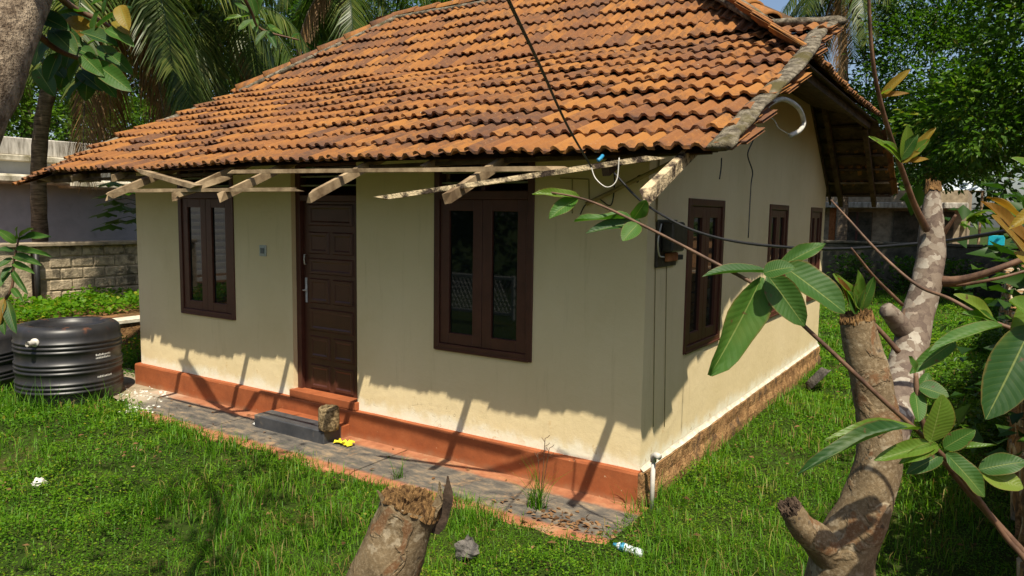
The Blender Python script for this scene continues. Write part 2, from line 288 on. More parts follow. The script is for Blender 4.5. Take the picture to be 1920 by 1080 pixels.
class MB:
    def __init__(s): s.v = []; s.f = []
    def add(s, V, F):
        n = len(s.v); s.v += [tuple(map(float, q)) for q in V]; s.f += [tuple(i+n for i in q) for q in F]; return s
    def box(s, lo, hi, R=None, c=None):
        V = [(x, y, z) for x in (lo[0], hi[0]) for y in (lo[1], hi[1]) for z in (lo[2], hi[2])]
        if R is not None: V = [tuple(np.array(c)+R@np.array(q)) for q in V]
        return s.add(V, [(0, 1, 3, 2), (4, 6, 7, 5), (0, 4, 5, 1), (2, 3, 7, 6), (0, 2, 6, 4), (1, 5, 7, 3)])
    def bbox(s, lo, hi, b):           # box with chamfered edges
        lo = np.array(lo, float); hi = np.array(hi, float); V = []; idx = {}
        for i in range(8):
            k = [(i >> a) & 1 for a in range(3)]; c = [(hi if k[a] else lo)[a] for a in range(3)]
            for a in range(3):
                q = list(c)
                for b_ in range(3):
                    if b_ != a: q[b_] += -b if k[b_] else b
                idx[i, a] = len(V); V.append(q)
        F = []
        for a in range(3):
            b1, b2 = [x for x in range(3) if x != a]
            for side in (0, 1):
                q = [(side << a) | (i << b1) | (j << b2) for i, j in ((0, 0), (1, 0), (1, 1), (0, 1))]; F.append([idx[i, a] for i in q])
            for i in (0, 1):
                for j in (0, 1):
                    c0 = (i << b1) | (j << b2); c1 = c0 | (1 << a); F.append([idx[c0, b1], idx[c1, b1], idx[c1, b2], idx[c0, b2]])
        for i in range(8): F.append([idx[i, 0], idx[i, 1], idx[i, 2]])
        return s.add(V, F)
    def beam(s, a, b, wd, h, up=(0, 0, 1), jag=0):
        a = np.array(a, float); b = np.array(b, float); d = (b-a)/np.linalg.norm(b-a)
        sd = np.cross(d, up); sd /= np.linalg.norm(sd); u = np.cross(sd, d); V = []; n = 7
        for i in range(n):
            c = a+(b-a)*i/(n-1); k = jag*(1 if 0 < i < n-1 else .4)
            for p, q in ((-1, -1), (1, -1), (1, 1), (-1, 1)):
                e = random.uniform(-jag, jag)*6*d if i in (0, n-1) else 0
                V.append(c+sd*wd/2*p*(1+random.uniform(-k, k)*5)+u*h/2*q*(1+random.uniform(-k, k)*5)+e)
        F = [(0, 1, 2, 3), tuple(4*(n-1)+x for x in (3, 2, 1, 0))]
        for i in range(n-1):
            for j in range(4): F.append((4*i+j, 4*i+4+j, 4*i+4+(j+1) % 4, 4*i+(j+1) % 4))
        return s.add(V, F)
    def tube(s, P, R, n=8, cap=True, wob=0, jag=0):
        P = [np.array(q, float) for q in P]; V = []; F = []; u = None
        if not hasattr(R, '__len__'): R = [R]*len(P)
        for i, c in enumerate(P):
            d = P[min(i+1, len(P)-1)]-P[max(i-1, 0)]; d /= np.linalg.norm(d)+1e-9
            if u is None: u = np.cross(d, (0, 0, 1.) if abs(d[2]) < .9 else (1., 0, 0))
            u = u-d*np.dot(u, d); u /= np.linalg.norm(u); v = np.cross(d, u)
            for k in range(n):
                a = 2*math.pi*k/n; r = R[i]*(1+wob*math.sin(3*a+i*.9)*.5+wob*random.uniform(-.5, .5))
                e = d*random.uniform(-jag, jag) if jag and i == len(P)-1 else 0
                V.append(c+u*r*math.cos(a)+v*r*math.sin(a)+e)
        for i in range(len(P)-1):
            for k in range(n): F.append((i*n+k, i*n+(k+1) % n, (i+1)*n+(k+1) % n, (i+1)*n+k))
        if cap: F.append(tuple(range(n-1, -1, -1))); F.append(tuple((len(P)-1)*n+k for k in range(n)))
        return s.add(V, F)
    def lathe(s, c, prof, n=40):
        V = []; F = []
        for r, z in prof:
            for k in range(n): V.append((c[0]+r*math.cos(2*math.pi*k/n), c[1]+r*math.sin(2*math.pi*k/n), c[2]+z))
        for i in range(len(prof)-1):
            for k in range(n): F.append((i*n+k, i*n+(k+1) % n, (i+1)*n+(k+1) % n, (i+1)*n+k))
        return s.add(V, F)
    def build(s, name, mat, par=None, smooth=False):
        V = np.array(s.v)-off(par); me = bpy.data.meshes.new(name); me.from_pydata([tuple(q) for q in V], [], s.f); me.update()
        return link(name, me, M[mat] if isinstance(mat, str) else mat, par, smooth)
def spline(P, n):
    P = np.array(P, float); Q = np.vstack([2*P[0]-P[1], P, 2*P[-1]-P[-2]]); out = []
    for i in range(1, len(Q)-2):
        for k in range(n):
            t = k/n; a, b, c, d = Q[i-1:i+3]
            out.append(.5*((2*b)+(c-a)*t+(2*a-5*b+4*c-d)*t*t+(3*b-a-3*c+d)*t**3))
    out.append(P[-1]); return np.array(out)
def vnoise(x, y, s, seed=0):
    def h(i, j): return np.modf(np.abs(np.sin(i*127.1+j*311.7+seed*74.7)*43758.5453))[0]
    x = np.asarray(x)/s; y = np.asarray(y)/s; i = np.floor(x); j = np.floor(y); u = x-i; v = y-j; u = u*u*(3-2*u); v = v*v*(3-2*v)
    return (h(i, j)*(1-u)+h(i+1, j)*u)*(1-v)+(h(i, j+1)*(1-u)+h(i+1, j+1)*u)*v

# ------------------------------------------------------------------ ground
GZ = -.27
def ground_z(x, y):
    return GZ+.05*(vnoise(x, y, 1.7, 3)-.6)-.012
xs = np.concatenate([np.linspace(-300, -14, 14), np.linspace(-13, 6, 96), np.linspace(7, 300, 14)])
ys = np.concatenate([np.linspace(-300, -9, 14), np.linspace(-8, 24, 160), np.linspace(26, 300, 14)])
X, Y = np.meshgrid(xs, ys); nearm = (np.abs(X+3) < 12) & (Y > -9) & (Y < 25)
Z = np.where(nearm, ground_z(X, Y), GZ-.06); nx = len(xs)
idx = np.arange(X.size).reshape(X.shape); F = np.stack([idx[:-1, :-1], idx[:-1, 1:], idx[1:, 1:], idx[1:, :-1]], -1).reshape(-1, 4)
props(link('ground', np_mesh('ground', np.c_[X.ravel(), Y.ravel(), Z.ravel()], F), M['ground'], None, True), 'soil and turf of the yard round the house', kind='structure')
# paving apron in front of the house, three slabs with open joints
for a, b in ((-6.25, -4.42), (-4.40, -2.30), (-2.28, .10)):
    mb = MB(); n = 14
    top = []; 
    xs_ = np.linspace(a, b, n); 
    V = []; F = []
    for i, x in enumerate(xs_):
        e = -.84+.035*math.sin(x*5)+.03*math.sin(x*13+1)+(.32*max(0, (-5.3-x)/1.0) if x < -5.3 else 0)
        for y, z in ((-.04, -.255), (-.3, -.257), (e+.03, -.258), (e, -.275), (e, -.36)): V.append((x, y, z))
    for i in range(n-1):
        for j in range(4): F.append((i*5+j, i*5+j+1, i*5+j+6, i*5+j+5))
    F += [tuple(range(4, -1, -1)), tuple((n-1)*5+j for j in range(5))]
    mb.add(V, F); props(mb.build('pavement', 'paving'), 'worn cement slab of the apron along the front wall', kind='structure')

# ------------------------------------------------------------------ the house
L, W = 6.77, 6.85
house = thing('house', (-3.4, 3.4, GZ), 'small cream house with clay tiled roof, brown windows and red base', 'house')
def wall_rects(mb, u0, u1, z0, z1, holes, put, depth):
    us = sorted({u0, u1, *[h[0] for h in holes], *[h[1] for h in holes]}); zs = sorted({z0, z1, *[h[2] for h in holes], *[h[3] for h in holes]})
    for i in range(len(us)-1):
        for j in range(len(zs)-1):
            a, b, c, d = us[i], us[i+1], zs[j], zs[j+1]
            if any(h[0] <= a and b <= h[1] and h[2] <= c and d <= h[3] for h in holes): continue
            mb.add([put(a, 0, c), put(b, 0, c), put(b, 0, d), put(a, 0, d)], [(0, 1, 2, 3)])
    for a, b, c, d in holes:
        for q in (((a, c), (a, d)), ((b, d), (b, c)), ((a, d), (b, d)), ((b, c), (a, c))):
            mb.add([put(*[q[0][0], 0, q[0][1]]), put(q[1][0], 0, q[1][1]), put(q[1][0], depth, q[1][1]), put(q[0][0], depth, q[0][1])], [(0, 1, 2, 3)])
FP = lambda u, d, z: (u, d, z)          # front wall: u = x, depth to +y
RP = lambda u, d, z: (-d, u, z)         # right wall: u = y, depth to -x
WL, DR, WM = (-5.87, -4.86, .73, 2.45), (-3.92, -2.99, .07, 2.45), (-2.02, -.99, .73, 2.45)
mb = MB(); wall_rects(mb, -L, 0, -.02, 2.60, [WL, DR, WM], FP, .18)
mb.add([(-L, 0, -.02), (-L, W, -.02), (-L, W, 2.6), (-L, 0, 2.6)], [(3, 2, 1, 0)])
mb.add([(-L, W, -.02), (0, W, -.02), (0, W, 2.55), (-L, W, 2.55)], [(3, 2, 1, 0)])
mb.build('wall', 'plaster', house)
WR = [(.86, 1.83, .78, 2.1), (3.54, 4.44, .78, 2.1), (5.82, 6.60, .78, 2.1)]
mb = MB(); wall_rects(mb, 0, W, -.02, 2.2, WR, RP, .18)
mb.add([(0, 0, 2.2), (0, W, 2.2), (0, W, 2.45), (0, 5.4, 3.58), (0, 5.1, 3.72), (0, 2.5, 3.72), (0, 2.2, 3.60), (0, 0, 2.60)], [(0, 1, 2, 3, 4, 5, 6, 7)])
mb.build('gable_wall', 'plaster', house)
# dark sheets stand in for the unlit rooms behind the openings
mb = MB()
for a, b, c, d in (WL, DR, WM): mb.add([(a-.3, .6, c-.2), (b+.3, .6, c-.2), (b+.3, .6, d+.1), (a-.3, .6, d+.1)], [(0, 1, 2, 3)])
mb.build('dark_room_sheet', 'darkwood', house)
# base
mb = MB(); V = []; n = 60
for i in range(n+1):
    x = -L-.05+(L+.06)*i/n; w1 = .006*math.sin(i*.9)+random.uniform(-.003, .003)
    for y, z in ((-.06+w1*.3, GZ-.1), (-.06+w1*.5, -.018), (-.05, 0.0+w1*.4), (.02, .004)): V.append((x, y, z))
F = [(i*4+j, i*4+4+j, i*4+5+j, i*4+1+j) for i in range(n) for j in range(3)]+[(0, 1, 2, 3), (n*4+3, n*4+2, n*4+1, n*4)]
mb.add(V, F); mb.build('base', 'oxide', house)
mb = MB(); V = []; n = 90
for i in range(n+1):
    y = -.05+(W+.05)*i/n
    for k, z in enumerate((GZ-.15, -.20, -.13, -.07, -.015)): V.append((.035+.022*(vnoise(y, z*3, .09, 2)-.3)+(.02 if k < 2 else 0), y, z))
    V.append((-.02, y, .0))
F = [(i*6+j, i*6+6+j, i*6+7+j, i*6+1+j) for i in range(n) for j in range(5)]+[(0, 1, 2, 3, 4, 5)]
mb.add(V, F); mb.build('stone_footing', 'laterite', house)
mb = MB(); V = []; n = 60
for i in range(n+1):
    y = .01+(W)*i/n; h = .016+.02*vnoise(y, 0, .16, 5)
    for x, z in ((.004, -.012), (.026+.012*vnoise(y, 4, .1, 1), -.006), (.012, h*.5), (.004, h)): V.append((x, y, z))
F = [(i*4+j, i*4+4+j, i*4+5+j, i*4+1+j) for i in range(n) for j in range(3)]
mb.add(V, F); mb.build('lime_fillet', 'lime', house)
# windows
def fr(mb, put, a, b, c, d, w_, d0, d1):   # rectangular frame
    lo = lambda u, dd, z: put(u, dd, z)
    for q in ((a, a+w_, c, d), (b-w_, b, c, d), (a+w_, b-w_, c, c+w_), (a+w_, b-w_, d-w_, d)): pb(mb, put, *q, d0, d1)
def pb(mb, put, a, b, c, d, d0, d1):
    P = np.array([put(a, d0, c), put(b, d1, d)]); lo = P.min(0); hi = P.max(0); mb.bbox(lo, hi, min(.004, (hi-lo).min()*.2))
def window(put, a, b, c, d, vent=None, slats=False):
    wn = MB(); top = vent or d
    fr(wn, put, a-.005, b+.005, c-.005, top+.005, .062, -.014, .09)
    if vent: pb(wn, put, a+.0575, b-.0575, d-.0275, d+.0425, -.012, .088)
    o = wn.build('window', 'brown', house); m_ = (a+b)/2
    sill = MB(); pb(sill, put, a+.02, b-.02, c-.006, c+.012, -.024, -.0145); sill.build('sill', 'brown', o)
    for s0, s1 in ((a+.06, m_-.002), (m_+.002, b-.06)):
        sh = MB(); s_ = .098 if s1-s0 > .4 else .085; z0, z1 = c+.06, (d-.03 if vent else d-.06)
        fr(sh, put, s0, s1, z0, z1, s_, .002, .040); s = sh.build('shutter', 'brown', o)
    # panes sit in the shutters
        g = MB(); P = [put(s0+s_-.01, .026, z0+s_-.01), put(s1-s_+.01, .026, z0+s_-.01), put(s1-s_+.01, .026, z1-s_+.01), put(s0+s_-.01, .026, z1-s_+.01)]
        e = np.array(put(0, .004, 0))-np.array(put(0, 0, 0)); g.add(P+[tuple(np.array(q)+e) for q in P], [(0, 1, 2, 3), (7, 6, 5, 4), (0, 4, 5, 1), (1, 5, 6, 2), (2, 6, 7, 3), (3, 7, 4, 0)])
        g.build('pane', 'glass', o)
    if vent:
        k = MB(); pb(k, put, m_-.02, m_+.02, d+.043, vent-.058, .0, .08); k.build('mullion', 'brown', o)
        for h in (.105, .195):
            for s0, s1 in ((a+.06, m_-.021), (m_+.021, b-.06)):
                q = MB(); pb(q, put, s0, s1, d+h, d+h+.018, .015, .075); q.build('louvre', 'louvre', o)
    return o
window(FP, -5.87, -4.86, .73, 2.1, 2.45); window(FP, -2.02, -.99, .73, 2.1, 2.45)
for a, b, c, d in WR: window(RP, a, b, c, d)
# door
a, b, c, d = DR; mb = MB()
for q in ((a-.002, a+.065, c, d), (b-.05, b+.002, c, d), (a+.065, b-.05, 2.05, 2.11), (a+.065, b-.05, 2.40, d)): pb(mb, FP, *q, .055, .15)
dr = mb.build('door', 'brown', house)
mb = MB(); pb(mb, FP, a+.067, b-.052, c+.006, 2.048, .10, .14); mb.build('door_leaf', 'brown2', dr)
A0, B0 = a+.067, b-.052; rows = [(.10, .36, 2), (.42, .66, 2), (.71, .95, 1), (1.00, 1.26, 2), (1.30, 1.47, 1), (1.51, 1.74, 2), (1.80, 2.02, 1)]
for z0, z1, n in rows:
    wd = (B0-A0-.09*2-(n-1)*.05)/n
    for i in range(n):
        u = A0+.09+i*(wd+.05); q = MB(); P = []
        for k, (i_, dd) in enumerate(((0, .1), (.012, .085), (.035, .085), (.05, .093))):
            P += [FP(u+i_, dd, z0+i_), FP(u+wd-i_, dd, z0+i_), FP(u+wd-i_, dd, z1-i_), FP(u+i_, dd, z1-i_)]
        q.add(P, [(k*4+j, k*4+(j+1) % 4, k*4+4+(j+1) % 4, k*4+4+j) for k in range(3) for j in range(4)]+[(12, 13, 14, 15)]); q.build('panel', 'brown2', dr)
for h in (2.2, 2.29):
    q = MB(); pb(q, FP, a+.066, b-.051, h, h+.016, .07, .13); q.build('louvre', 'louvre', dr)
q = MB(); pb(q, FP, A0+.03, A0+.055, 1.0, 1.26, .086, .099); q.tube([(A0+.042, .09, 1.13), (A0+.042, .05, 1.13), (A0+.10, .045, 1.135)], .008, 8); q.build('handle', 'brass', dr, True)
q = MB(); q.tube([(A0+.04, .092, 1.40), (A0+.04, .075, 1.40), (A0+.04, .07, 1.45), (A0+.04, .075, 1.5), (A0+.04, .092, 1.5)], .007, 8); q.build('latch', 'brass', dr, True)
mb = MB(); mb.bbox((a-.02, -.045, .002), (b+.02, .098, .084), .006); mb.build('threshold', 'oxide', house)
# doorstep in front of the door: black face, red at the wall side
mb = MB(); mb.bbox((-4.06, -.40, GZ-.05), (-3.04, -.172, -.13), .008); ds = mb.build('doorstep', 'slate', house)
mb = MB(); mb.bbox((-4.05, -.168, GZ-.05), (-3.035, -.062, -.134), .006); mb.build('red_tread', 'oxide', ds)

# ------------------------------------------------------------------ roof
EY, EZ, T1, BY = -.87, 2.33, .445, 2.25; BZ = EZ+T1*(BY-EY); RY = 4.0; RZ = 5.03; T2 = (RZ-BZ)/(RY-BY)
XL, XR = -7.80, .80; HL, HR = -6.05, -1.27      # verges and ridge ends
def droop(x, y): return -.13*np.clip((-7.0-x)/.8, 0, 1)**1.5*np.clip((.4-y)/1.2, 0, 1)
def sag(x, y): return -.025*math.sin((x+7.8)/8.6*math.pi*2.0+.6)*math.exp(-((y-.6)/1.6)**2)
def roof_z(x, y):
    z = EZ+T1*(y-EY) if y < BY else BZ+T2*(y-BY)
    return z+droop(x, y)+sag(x, y)
TW, GA = .2353, .335
U = np.array([0, .10, .21, .32, .47, .58, .71, .82, 1.02]); H = np.array([.031, .042, .036, .010, .007, .036, .037, .010, .007])
def tile_geo(j=0):
    V = []; lip = []
    ln = GA+.075; r = random.Random(j)
    for s_, up in ((0, 1), (1, 1), (1, 0), (0, 0)):
        for k, (u, h) in enumerate(zip(U, H)):
            e = r.uniform(-.006, .006) if s_ == 0 else 0
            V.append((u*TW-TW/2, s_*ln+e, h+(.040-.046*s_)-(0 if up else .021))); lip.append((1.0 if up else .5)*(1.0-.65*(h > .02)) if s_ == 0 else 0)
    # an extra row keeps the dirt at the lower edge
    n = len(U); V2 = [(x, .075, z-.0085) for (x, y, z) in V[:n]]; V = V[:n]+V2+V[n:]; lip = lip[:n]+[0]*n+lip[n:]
    F = [(k, k+1, n+k+1, n+k) for k in range(n-1)]+[(n+k, n+k+1, 2*n+k+1, 2*n+k) for k in range(n-1)]
    F += [(3*n+k, 3*n+k+1, 4*n+k+1, 4*n+k) for k in range(n-1)]+[(4*n+k, 4*n+k+1, k+1, k) for k in range(n-1)]
    F += [(0, n, 4*n), (n, 2*n, 3*n, 4*n) if False else (n, 2*n, 4*n)]
    return np.array(V), F, lip
TG = [tile_geo(j) for j in range(6)]; TM = []
for V, F, lip in TG:
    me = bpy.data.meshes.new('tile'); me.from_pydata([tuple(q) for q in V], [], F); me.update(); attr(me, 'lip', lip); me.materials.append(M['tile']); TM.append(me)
roof = link('roof', bpy.data.meshes.new('roof'), None, house)
# timber underlay of the roof: the boarding the tiles lie on (deck), rafters and battens below it
def slab(P, th):
    P = [np.array(q, float) for q in P]; n_ = np.cross(P[1]-P[0], P[2]-P[0]); n_ /= np.linalg.norm(n_); k = len(P)
    return P+[q-n_*th for q in P], [tuple(range(k)), tuple(range(2*k-1, k-1, -1))]+[(i, k+i, k+(i+1) % k, (i+1) % k) for i in range(k)]
mb = MB(); D = .035
def under(x, y): return (x, y, roof_z(x, y)-D)
xs_ = np.linspace(XL+.06, XR-.05, 16); ys_ = [EY+.10, 0, 1.1, BY]
V = [under(x, y) for x in xs_ for y in ys_]; F = [(i*4+j, i*4+4+j, i*4+5+j, i*4+1+j) for i in range(15) for j in range(3)]
roof.data.from_pydata([tuple(np.array(q)-off(roof)) for q in V], [], F)
n0 = len(V); X1 = [(XL+.1, BY, BZ-D), (XR-.1, BY, BZ-D), (HR, RY, RZ-D), (HL, RY, RZ-D)]
me = bpy.data.meshes.new('roof'); RR0, RR1 = (5.25, 3.72), (7.22, 2.30)
ext = [(XL+.1, BY, BZ-D), (XR-.1, BY, BZ-D), (HR, RY, RZ-D), (HL, RY, RZ-D), (XL+.1, RR0[0], RR0[1]-D), (.05, RR0[0]-.1, RR0[1]+.04), (XL+.1, RR1[0], RR1[1]-D), (.86, RR1[0]-.05, RR1[1]+.02), (.77, 5.80, 3.26), (.83, 6.20, 3.02), (.75, 1.24, 3.24), (.76, 5.84, 3.25)]
allV = V+ext; e0 = n0
F2 = F+[(e0, e0+1, e0+2, e0+3), (e0+3, e0+2, e0+5, e0+4), (e0+10, e0+11, e0+2), (e0, e0+3, e0+4), (e0+4, e0+5, e0+8, e0+9, e0+7, e0+6)]
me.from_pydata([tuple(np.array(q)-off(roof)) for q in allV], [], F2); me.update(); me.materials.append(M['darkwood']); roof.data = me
props(roof, 'weathered orange clay tile roof with half hipped ends')
# lay tiles
lay = []
def course(y0, z_at, xa, xb, slope, flip=1, rx=None):
    n_ = int(round((xb-xa)/TW)); 
    for k in range(n_):
        x = xa+(k+.5)*TW; lay.append((x, y0, slope, flip))
th1, th2 = math.atan(T1), math.atan(T2)
y = EY
rown = 0
while y < BY-.08:
    ins = .05 if rown % 2 else 0
    for k in range(37):
        x = XL-.05+(k+.5)*TW
        if x > XR-.03: continue
        lay.append((x, y+.014*math.sin(x*1.7+rown*2.1)+.008*math.sin(x*4.3+rown), th1, 1))
    y += GA*math.cos(th1); rown += 1
y = BY-.02
while y < RY-.1:
    f = max(0, (y-BY)/(RY-BY)); xa = XL+(HL-XL)*f; xb = .22+(HR-.22)*f
    for k in range(38):
        x = XL-.05+(k+.5)*TW
        if xa+.02 < x < xb-.02: lay.append((x, y, th2, 1))
    y += GA*math.cos(th2)
tilt_rows = []
def tile_mat(x, y, th, flip, zf):
    z = zf(x, y)+.010*math.sin(x*2.3+y*3.1)+.006*math.sin(x*5.1-y*7); jx, jy, jr = random.gauss(0, .005), random.gauss(0, .011), random.gauss(0, .014)
    dzx = (zf(x+.1, y)-zf(x-.1, y))/.2
    Rm = Matrix.Rotation(jr, 4, 'Z') @ Matrix.Rotation(th*flip+random.gauss(0, .008), 4, 'X') if flip > 0 else Matrix.Rotation(math.pi+jr, 4, 'Z') @ Matrix.Rotation(th, 4, 'X')
    Rm = Matrix.Rotation(-math.atan(dzx), 4, 'Y') @ Rm
    return Matrix.Translation((x+jx, y+jy*(1 if flip > 0 else -1), z-.004+random.gauss(0, .002))) @ Rm
T = [tile_mat(x, y, th, f, roof_z) for x, y, th, f in lay]
# rear slope (seen from below and at its verge)
sl_r = math.atan((RR0[1]-RR1[1])/(RR1[0]-RR0[0]))
def rear_x(y): return float(np.interp(y, [5.0, 5.25, 5.85, 6.1, 6.55, 7.2], [.05, .24, .74, .79, .88, .90]))
rear = []; y = RR1[0]; zr = lambda x, y: RR0[1]-(y-RR0[0])*math.tan(sl_r)
while y > 4.95:
    for k in range(38):
        x = rear_x(y)-.1-k*TW
        if x > XL and zr(x, y-.3) < 3.28+.85*(.78-x-.1)-.02: rear.append(tile_mat(x, y, sl_r, -1, zr))
    y -= GA*math.cos(sl_r)
y = RR0[0]-.1; sl2 = math.atan((RZ-RR0[1])/(RR0[0]-RY)); zr2 = lambda x, y: RZ-(y-RY)*math.tan(sl2)
while y > RY+.1:
    f = (y-RY)/(RR0[0]-RY); xa = HL+(XL-HL)*f; xb = HR+(.05-HR)*f
    for k in range(38):
        x = xb-.1-k*TW
        if x > xa: rear.append(tile_mat(x, y, sl2, -1, zr2))
    y -= GA*math.cos(sl2)
# half hip above the gable: courses run along y, tiles slope down towards +x
SH = .85; thh = math.atan(SH); hip = []
def hip_z(x, y): return 3.28+SH*(.78-x)-.03*math.sin((y-1.2)/4.6*math.pi)
k = 0
while .78-k*GA*math.cos(thh) > HR+.15:
    x = .78-k*GA*math.cos(thh); f = (.78-x)/(.78-HR); ya = 1.30+(RY-1.30)*f; yb = 5.85+(RY-5.85)*f; j = 0
    while ya+(j+.5)*TW < yb-.05:
        y = ya+(j+.5)*TW; hip.append(Matrix.Translation((x+random.gauss(0, .01), y, hip_z(x, y)-.004)) @ Matrix.Rotation(math.pi/2+random.gauss(0, .012), 4, 'Z') @ Matrix.Rotation(thh, 4, 'X')); j += 1
    k += 1
ox = off(roof)
order = sorted(range(len(T)), key=lambda i: (Vector(T[i].translation)-Vector(CAM)).length)
big = set(order[:300])
bulkV, bulkF, bulkL, bulkT = [], [], [], []
def bulk(Mx):
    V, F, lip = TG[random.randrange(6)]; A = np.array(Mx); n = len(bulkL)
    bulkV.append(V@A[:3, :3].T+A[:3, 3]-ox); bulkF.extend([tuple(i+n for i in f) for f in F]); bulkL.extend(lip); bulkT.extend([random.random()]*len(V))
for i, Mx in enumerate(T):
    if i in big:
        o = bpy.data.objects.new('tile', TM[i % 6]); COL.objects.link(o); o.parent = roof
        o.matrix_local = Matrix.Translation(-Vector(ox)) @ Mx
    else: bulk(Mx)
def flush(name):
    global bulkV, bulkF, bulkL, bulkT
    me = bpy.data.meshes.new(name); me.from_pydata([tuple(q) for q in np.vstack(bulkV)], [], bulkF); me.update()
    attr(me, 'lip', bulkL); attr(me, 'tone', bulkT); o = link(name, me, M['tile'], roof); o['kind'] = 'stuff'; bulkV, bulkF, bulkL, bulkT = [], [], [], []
flush('upper_tiles')
for Mx in rear: bulk(Mx)
flush('rear_tiles')
for Mx in hip: bulk(Mx)
flush('half_hip_tiles')
# added dark boards stand in for the shaded underside of the half hip's overhang
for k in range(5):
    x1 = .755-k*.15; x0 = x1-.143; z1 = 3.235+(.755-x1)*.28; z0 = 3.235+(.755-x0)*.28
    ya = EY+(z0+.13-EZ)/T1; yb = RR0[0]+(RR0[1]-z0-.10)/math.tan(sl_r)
    q = MB(); q.add([(x0, ya, z0), (x1, ya, z1), (x1, yb, z1), (x0, yb, z0), (x0, ya, z0+.018), (x1, ya, z1+.018), (x1, yb, z1+.018), (x0, yb, z0+.018)], [(3, 2, 1, 0), (4, 5, 6, 7), (0, 1, 5, 4), (1, 2, 6, 5), (2, 3, 7, 6), (3, 0, 4, 7)]); q.build('dark_fill_board', 'darkwood', roof)
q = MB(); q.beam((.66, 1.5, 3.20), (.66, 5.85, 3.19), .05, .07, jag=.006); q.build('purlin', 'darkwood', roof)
# cap tiles on ridge and hips, mortar under them
def cap(a, b, r, name='cap_tile'):
    a = np.array(a); b = np.array(b); d = (b-a)/np.linalg.norm(b-a); s = np.cross(d, (0, 0, 1)); s /= np.linalg.norm(s); u = np.cross(s, d); V = []; n = 9
    for e, (c, rr) in enumerate(((a, r*1.12), (a+.35*(b-a), r), (b, r*.92))):
        for k in range(n):
            t_ = math.pi*(k/(n-1)); V.append(c+s*rr*math.cos(t_)+u*(rr*.82*math.sin(t_)-.02))
    for k in range(n): t_ = math.pi*(k/(n-1)); V.append(a+s*r*.98*math.cos(t_)+u*(r*.70*math.sin(t_)-.02))
    F = [(e*n+k, e*n+k+1, e*n+n+k+1, e*n+n+k) for e in range(2) for k in range(n-1)]+[(3*n+k, 3*n+k+1, k+1, k) for k in range(n-1)]
    q = MB(); q.add(V, F); o = q.build(name, 'tile', roof, True); attr(o.data, 'tone', [random.random()*.6]*len(V)); return o
def caprun(a, b, r=.11, ln=.40, lift=.05):
    a = np.array(a, float); b = np.array(b, float); n_ = max(1, int(np.linalg.norm(b-a)/ln))
    for i in range(n_): cap(a+(b-a)*i/n_+(0, 0, lift+random.uniform(0, .01)), a+(b-a)*(i+1.12)/n_+(0, 0, lift-.012), r)
def mortar(P, r, name='mortar_strip', flat=.55, n=8):
    P = spline(P, 10); q = MB(); V = []; k = n
    for i, c in enumerate(P):
        d = P[min(i+1, len(P)-1)]-P[max(i-1, 0)]; d /= np.linalg.norm(d); s = np.cross(d, (0, 0, 1)); s /= np.linalg.norm(s); u = np.cross(s, d)
        for j in range(k):
            a_ = 2*math.pi*j/k; rr = r*(1+.16*(vnoise(i*.35, j*1.7, 1.0, 5)-.5)*2+random.uniform(-.05, .05)); V.append(c+s*rr*math.cos(a_)+u*rr*flat*math.sin(a_))
    m_ = len(P); F = [(i*k+j, i*k+(j+1) % k, (i+1)*k+(j+1) % k, (i+1)*k+j) for i in range(m_-1) for j in range(k)]+[tuple(range(k-1, -1, -1)), tuple((m_-1)*k+j for j in range(k))]
    q.add(V, F); return q.build(name, 'mortar', roof, True)
RL, RRi = (HL, RY, RZ), (HR, RY, RZ); FL, FR = (XL+.02, BY+.02, BZ+.02), (XR, BY-.02, BZ+.02)
caprun(RRi, RL); mortar([(HL, RY-.07, RZ-.02), (-4, RY-.07, RZ-.03), (HR, RY-.07, RZ-.02)], .085)
KN = (.22, 2.36, BZ+.10)
caprun(FL, RL); mortar([(FL[0]+.09, FL[1]-.02, FL[2]+.02), tuple((np.array(FL)+np.array(RL))/2+(.09, -.03, .01)), (HL+.08, RY-.05, RZ)], .085)
caprun(KN, RRi, lift=.035); mortar([np.array(KN)+(-.08, -.10, .03), tuple((np.array(KN)+np.array(RRi))/2+(-.14, -.15, .05)), (HR-.14, RY-.15, RZ+.04)], .115)
mortar([(KN[0]-.05, KN[1], KN[2]), (.5, 2.3, BZ+.06), FR, (.86, 2.16, BZ-.0)], .085)
def on_slope(px, py):      # point of the lower front slope seen at a picture point
    d = ray(px, py); k = (EZ+T1*(CAM[1]-EY)-CAM[2])/(d[2]-T1*d[1]); return CAM+k*d
mortar([on_slope(*q)+np.array((0, 0, .03)) for q in ((1556, 50), (1533, 68), (1512, 104), (1488, 134), (1448, 176), (1402, 224), (1372, 258), (1348, 286))], .076, 'verge_mortar', .36, 12)
mortar([np.array(under(XL-.02, yy))+np.array((.0, 0, .05)) for yy in (2.2, 1.2, .2, -.35)], .05, 'verge_mortar', .6)
# loose verge tiles poking out under the mortar
for yy in (1.95, 1.28, .62, .30, -.30, -.66):
    q = bpy.data.objects.new('verge_tile', TM[1]); COL.objects.link(q); q.parent = roof
    q.matrix_local = Matrix.Translation(-Vector(ox)) @ tile_mat(XR-.035+random.uniform(-.02, .015), yy, th1, 1, lambda x, y: roof_z(x, y)-.055)
